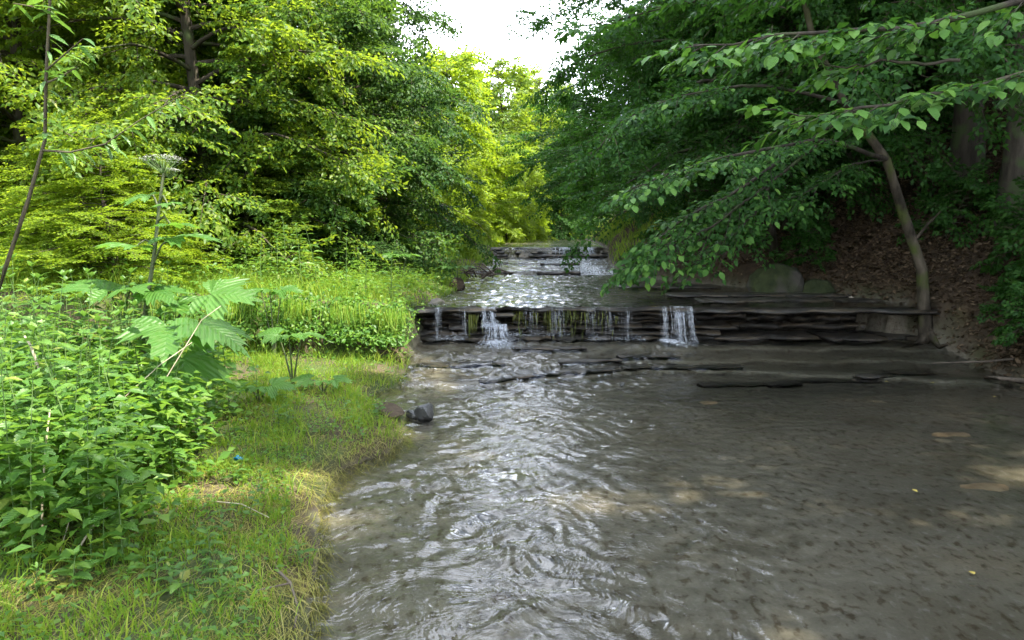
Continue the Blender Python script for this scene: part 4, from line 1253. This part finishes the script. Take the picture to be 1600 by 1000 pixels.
# upstream verge, long and sunny
x, y = scatter(40000, -6, 4.4, 17.5, 44, lambda x, y: ((shore(x, y) > .03) | (x - xr(y) > .05)) * np.clip(24 / y, .3, 1))
b = MB()
n = len(x)
h = RNG.uniform(.2, .6, n) * np.clip(.4 + np.maximum(shore(x, y), x - xr(y)) * .6, .4, 1.1)
b.blades(pos(x, y, -.02), h, RNG.normal(0, .3, (n, 2)) * h[:, None], RNG.uniform(.012, .026, n), .5)
tag(link('verge_grass', b.mesh('verge_grass', [M['meadow']])), 'long sunlit grass on the banks of the upper stream', 'grass', kind='stuff')

# leafy tufts hanging over the bank step
def tuft(label, base, rx, ry, h, n, hang):
    base = np.asarray(base, float)
    root = link('bank_plant', None, None, base)
    tag(root, label, 'bank plant', 'leafy tufts on the bank step')
    b, g = MB(), MB()
    u = RNG.normal(0, .45, (n, 3))
    P = np.stack([u[:, 0] * rx, u[:, 1] * ry - .12, h * (.45 + .35 * u[:, 2])], 1)
    P[:, 2] -= hang * np.clip(-P[:, 1] / ry, 0, 1)
    a = RNG.uniform(0, 2 * pi, n)
    b.leaves(P, np.stack([np.cos(a), np.sin(a) - .3, RNG.normal(-.35, .35, n)], 1), np.array([0, -.5, 1.]) + RNG.normal(0, .4, (n, 3)), RNG.uniform(.035, .085, n), RNG.uniform(.02, .045, n))
    f = link('leaves', b.mesh('leaves', [M['herbleaf']]), root)
    f['kind'] = 'stuff'
    m = n // 4
    Pg = np.stack([RNG.normal(0, .4, m) * rx, -RNG.uniform(0, .25, m), h * RNG.uniform(.2, .6, m)], 1)
    g.blades(Pg, -RNG.uniform(.1, .35, m), np.stack([RNG.normal(0, .05, m), -RNG.uniform(.02, .12, m)], 1), .006, 0)
    f = link('hanging_grass', g.mesh('hanging_grass', [M['grass']]), root)
    f['kind'] = 'stuff'
for lb, x, y, rx, h, n in [('leafy tuft at the bank corner touching the main ledge', -1.5, 9.2, .30, .34, 1500), ('leafy tuft with trailing grass left of the bank corner', -1.95, 9.0, .34, .36, 1500), ('leafy tuft in the middle of the bank step', -2.5, 8.75, .36, .36, 1300), ('leafy tuft on the bank step beside the small bright hogweed', -3.1, 8.45, .4, .36, 1200), ('leafy tuft on the bank step behind the tall hogweed', -3.7, 8.15, .42, .38, 1000)]:
    tuft(lb, (x, 9.0 - .33 * (-1.2 - x) - .02, gz(x, 9.4 - .33 * (-1.2 - x)) - .17), rx, .26, h, n, .34)

# leaf litter on the right slope
x, y = scatter(52000, 3., 16, 6.0, 24, lambda x, y: (x - xr(y) > .02) * np.clip(11 / y, .2, 1))
b = MB()
n = len(x)
a = RNG.uniform(0, 2 * pi, n)
b.leaves(pos(x, y, .012) + np.stack([0 * x, 0 * x, RNG.exponential(.012, n)], 1), np.stack([np.cos(a), np.sin(a), RNG.normal(0, .35, n)], 1), np.array([-.4, 0, 1.]) + RNG.normal(0, .45, (n, 3)), RNG.uniform(.05, .10, n), RNG.uniform(.03, .06, n))
tag(link('leaf_litter', b.mesh('leaf_litter', [M['litter']])), 'brown fallen leaves covering the right slope', 'leaf litter', kind='stuff')

x, y = scatter(30000, 4.8, 10., 7.5, 14, lambda x, y: (x - xr(y) > .02) * 1.)
b = MB()
n = len(x)
a = RNG.uniform(0, 2 * pi, n)
b.leaves(pos(x, y, .012) + np.stack([0 * x, 0 * x, RNG.exponential(.014, n)], 1), np.stack([np.cos(a), np.sin(a), RNG.normal(0, .4, n)], 1), np.array([-.4, 0, 1.]) + RNG.normal(0, .5, (n, 3)), RNG.uniform(.04, .09, n), RNG.uniform(.025, .05, n))
tag(link('leaf_litter', b.mesh('leaf_litter', [M['litter']])), 'thick brown leaf litter close to the dark pool', 'leaf litter', kind='stuff')
# small saplings on the right slope
tV = tree('sapling', 'small green sapling at the right edge above the pool', 'sapling', 'saplings on the right slope', on(6.6, 9.0), M['rightleaf'], seed=14, H=1.0, R=.55, z0=.15, nl=16, leaf=.075, trunk_r=.014, per=.2, spray=.4)
for lb, x, y, sc in [('low sapling by the shore at the right edge', 5.75, 7.9, .7), ('sapling in the leaf litter behind the leaning tree', 6.3, 10.8, .9), ('sapling beside the mossy boulder', 5.0, 12.2, .7), ('sapling high on the litter slope at the right edge', 8.0, 10.6, 1.1), ('sapling under the tall trunks on the slope', 7.6, 13.6, 1.1), ('sapling hanging over the dark shore right of the leaning tree', 6.0, 8.7, .6)]:
    tree_copy(tV, lb, on(x, y), random.uniform(0, 6), sc)

# ------------------------------------------------------------------ stones, wood and small things
def stone(name, label, cat, loc, size, seed, mat, rz=0, group=None, flat=0):
    import bmesh
    bm = bmesh.new()
    bmesh.ops.create_icosphere(bm, subdivisions=3, radius=1)
    r = np.random.default_rng(seed)
    pl = unit(r.normal(0, 1, (9, 3)))
    dd = r.uniform(.55, .9, 9)
    for v in bm.verts:
        p = np.array(v.co)
        for q, d in zip(pl, dd):
            e = p @ q - d
            if e > 0:
                p = p - q * e * .9
        p *= 1 + .05 * math.sin(p[0] * 7 + seed) * math.sin(p[1] * 6) + r.normal(0, .012)
        v.co = p * np.array(size)
    me = bpy.data.meshes.new(name)
    bm.to_mesh(me)
    bm.free()
    me.materials.append(mat)
    o = link(name, me, None, loc)
    o.rotation_euler = (0, 0, rz)
    return tag(o, label, cat, group)
p = at(664, 650, 6.3)
stone('stone', 'dark blocky wet stone standing in the water near the bank', 'stone', (p[0], p[1], .045), (.095, .08, .10), 3, M['stone'], .4, 'stones in the stream')
p = at(645, 648, 6.35)
stone('stone', 'smaller dark stone leaning beside the blocky wet stone', 'stone', (p[0], p[1], .02), (.055, .07, .06), 4, M['stone'], 1.1, 'stones in the stream')
p = at(682, 468, 10.2)
stone('stone', 'pale rounded stone on the bank at the left end of the main ledge', 'stone', (p[0], p[1], gz(p[0], p[1]) + .03), (.12, .10, .09), 5, M['greystone'], .3, 'stones in the stream')
stone('boulder', 'mossy boulder in the shade behind the dark pool', 'boulder', (4.25, 11.9, gz(4.25, 11.9) + .15), (.5, .42, .38), 6, M['mossystone'], .5)
stone('boulder', 'lower mossy boulder lying against the big mossy one', 'boulder', (4.85, 11.7, gz(4.85, 11.7) + .05), (.34, .3, .24), 7, M['mossystone'], 1.5)
stone('stone', 'pale stone on the litter near the dark pool', 'stone', on(5.05, 10.95, .04), (.10, .07, .06), 8, M['palestone'], .5, 'stones in the stream')
stone('earth_clod', 'brown earth clod at the tip of the grassy shore', 'earth clod', on(-1.08, 6.25, .02), (.12, .28, .04), 9, M['clod'], .5)
stone('earth_clod', 'dark earth bank edge beside the driftwood', 'earth clod', on(-.95, 12.6, .05), (.14, .35, .14), 10, M['clod'], -.2)
for lb, px, py, s_, zz in [('tan slab painting a sunlit bed patch in front of the curtain fall', 1105, 622, (.2, .10, .02), -.062), ('tan slab painting a sunlit bed patch at the right', 1490, 665, (.28, .13, .02), -.078), ('larger tan slab painting a sunlit bed patch near the right edge', 1515, 752, (.34, .16, .025), -.072), ('small dark rock above the first water step', 972, 604, (.03, .03, .03), .02)]:
    r_ = ray(px, py)
    t_ = (0 - EYE) / r_[2]
    stone('rock_and_sun_patch', lb, 'rock', (r_[0] * t_, r_[1] * t_, zz), s_, px, M['sunpatch'] if 'tan' in lb else M['stone'], .3, 'rocks under the shallow water')  # the tan ones stand in for sunlit patches of the bed
def stick(name, label, cat, pts, r0, r1, mat, group=None, extra=()):
    pts = np.array(pts, float)
    b = MB()
    b.tube(pts - pts[0], np.linspace(r0, r1, len(pts)), 6)
    for e in extra:
        e = np.array(e, float)
        b.tube(e - pts[0], np.linspace(r0 * .6, r1 * .6, len(e)), 5)
    return tag(link(name, b.mesh(name, [mat], True), None, pts[0]), label, cat, group)
GD = 'dead stalks in the bank growth'
stick('dead_stalk', 'pale dead stalk standing upright in front of the nettles', 'stalk', [at(66, 860, 3.25), at(66, 780, 3.25), at(72, 690, 3.25), at(78, 640, 3.3)], .006, .004, M['drystalk'], GD)
stick('dead_stalk', 'pale dead stalk leaning at the upper left of the nettle clump', 'stalk', [at(60, 575, 3.6), at(48, 540, 3.6), at(38, 525, 3.6)], .007, .005, M['drystalk'], GD)
stick('dead_stalk', 'long dry stalk slanting from the big hogweed leaf into the nettles', 'stalk', [at(195, 690, 4.1), at(260, 590, 4.2), at(315, 500, 4.3), at(345, 478, 4.4)], .0035, .002, M['drystalk'], GD)
stick('dead_stalk', 'second dry stalk slanting below the long one', 'stalk', [at(190, 625, 4.0), at(250, 570, 4.1), at(300, 535, 4.3)], .003, .002, M['drystalk'], GD)
stick('dead_stalk', 'short dry stalk lying at the clump edge over the grass', 'stalk', [at(255, 672, 4.3), at(290, 660, 4.3), at(320, 650, 4.3)], .004, .002, M['drystalk'], GD)
stick('dead_stalk', 'grey twig lying flat on the near bank', 'stalk', [on(-1.62, 3.85, .03), on(-1.45, 3.82, .05), on(-1.28, 3.75, .03)], .004, .002, M['drystalk'], GD)
stick('dead_stalk', 'pale dry blade leaning at the foot of the nettle clump', 'stalk', [at(118, 865, 3.15), at(140, 830, 3.2), at(170, 790, 3.3)], .006, .003, M['drystalk'], GD)
stick('dead_stalk', 'thin dry stalk lying beside the leaning dry blade', 'stalk', [at(70, 955, 2.95), at(85, 890, 3.1), at(108, 815, 3.2)], .004, .002, M['drystalk'], GD)
stick('dead_branch', 'dark dead twig lying in the straw near the water edge', 'branch', [on(-1.05, 3.15, .03), on(-.95, 3.02, .05), on(-.88, 2.88, .04), on(-.86, 2.76, .02)], .008, .004, M['deadwood'], None, [[on(-.95, 3.02, .05), on(-1.06, 2.9, .04)]])
stick('dead_branch', 'pale bent stick at the right shore of the pool', 'branch', [on(5.5, 8.0, .05), on(5.4, 8.35, .14), on(5.15, 8.5, .1), on(4.95, 8.6, .08)], .014, .007, M['deadwood'])
stick('dead_branch', 'dead log lying along the right shore at the picture edge', 'branch', [(5.6, 7.0, .12), (5.45, 7.35, .09), (5.3, 7.75, .06), (5.2, 8.0, .03)], .035, .02, M['deadwood'])
stick('dead_branch', 'thin bare branch hanging in front of the sunny bush upstream', 'branch', [at(690, 318, 17), at(725, 335, 17), at(750, 352, 17), at(770, 378, 17)], .012, .005, M['deadwood'])
pb = np.array(on(-.62, 15.4, .08))
ex = []
for k in range(22):
    a, e = RNG.uniform(0, 2 * pi), RNG.uniform(-.1, .7)
    o_ = pb + np.array([RNG.normal(0, .22), RNG.normal(0, .25), RNG.uniform(0, .12)])
    l_ = RNG.uniform(.25, .6)
    ex.append([o_, o_ + l_ * .5 * np.array([math.cos(a), math.sin(a), e]) + [0, 0, .03], o_ + l_ * np.array([math.cos(a), math.sin(a), e * .6])])
stick('driftwood', 'tangle of dark driftwood on the left side of the middle pool', 'driftwood', [pb, pb + [.3, -.1, .2], pb + [.6, -.3, .12]], .03, .012, M['deadwood'], None, ex)
# crumpled blue scrap in the grass
p = np.array(on(-1.73, 4.54))
b = MB()
u = np.linspace(-1, 1, 6)
X, Y = np.meshgrid(u, u)
V = np.stack([X * .028, Y * .018, .035 + .012 * np.sin(X * 4 + Y * 3) + .01 * np.cos(Y * 6)], -1).reshape(-1, 3) + RNG.normal(0, .002, (36, 3))
i = (np.arange(5)[:, None] * 6 + np.arange(5)[None]).ravel()
b.add(V, np.stack([i, i + 1, i + 7, i + 6], 1))
b.add(V - [0, 0, .004], np.stack([i, i + 6, i + 7, i + 1], 1))
tag(link('plastic_scrap', b.mesh('plastic_scrap', [M['blue']]), None, p), 'small crumpled blue plastic scrap in the bank grass', 'litter')
FL = leaf_mesh('fallen_leaf', 9, 1., .6, 7, .04, .45, .1, .1, M['yellowfall'])
for px, py, lb in [(1425, 768, 'yellow fallen leaf floating left of the large tan sun patch'), (1522, 902, 'yellow fallen leaf floating near the lower right'), (1460, 600, 'yellow fallen leaf on the dark water under the right shore'), (1552, 622, 'yellow fallen leaf floating at the right shore'), (1382, 598, 'yellow fallen leaf on the dark water near the step')]:
    r_ = ray(px, py)
    t_ = (.015 - EYE) / r_[2]
    o = link('fallen_leaf', FL, None, (r_[0] * t_, r_[1] * t_, .03))
    o.scale = (.042,) * 3
    o.rotation_euler = (0, 0, px)
    tag(o, lb, 'leaf', 'fallen leaves on the water')
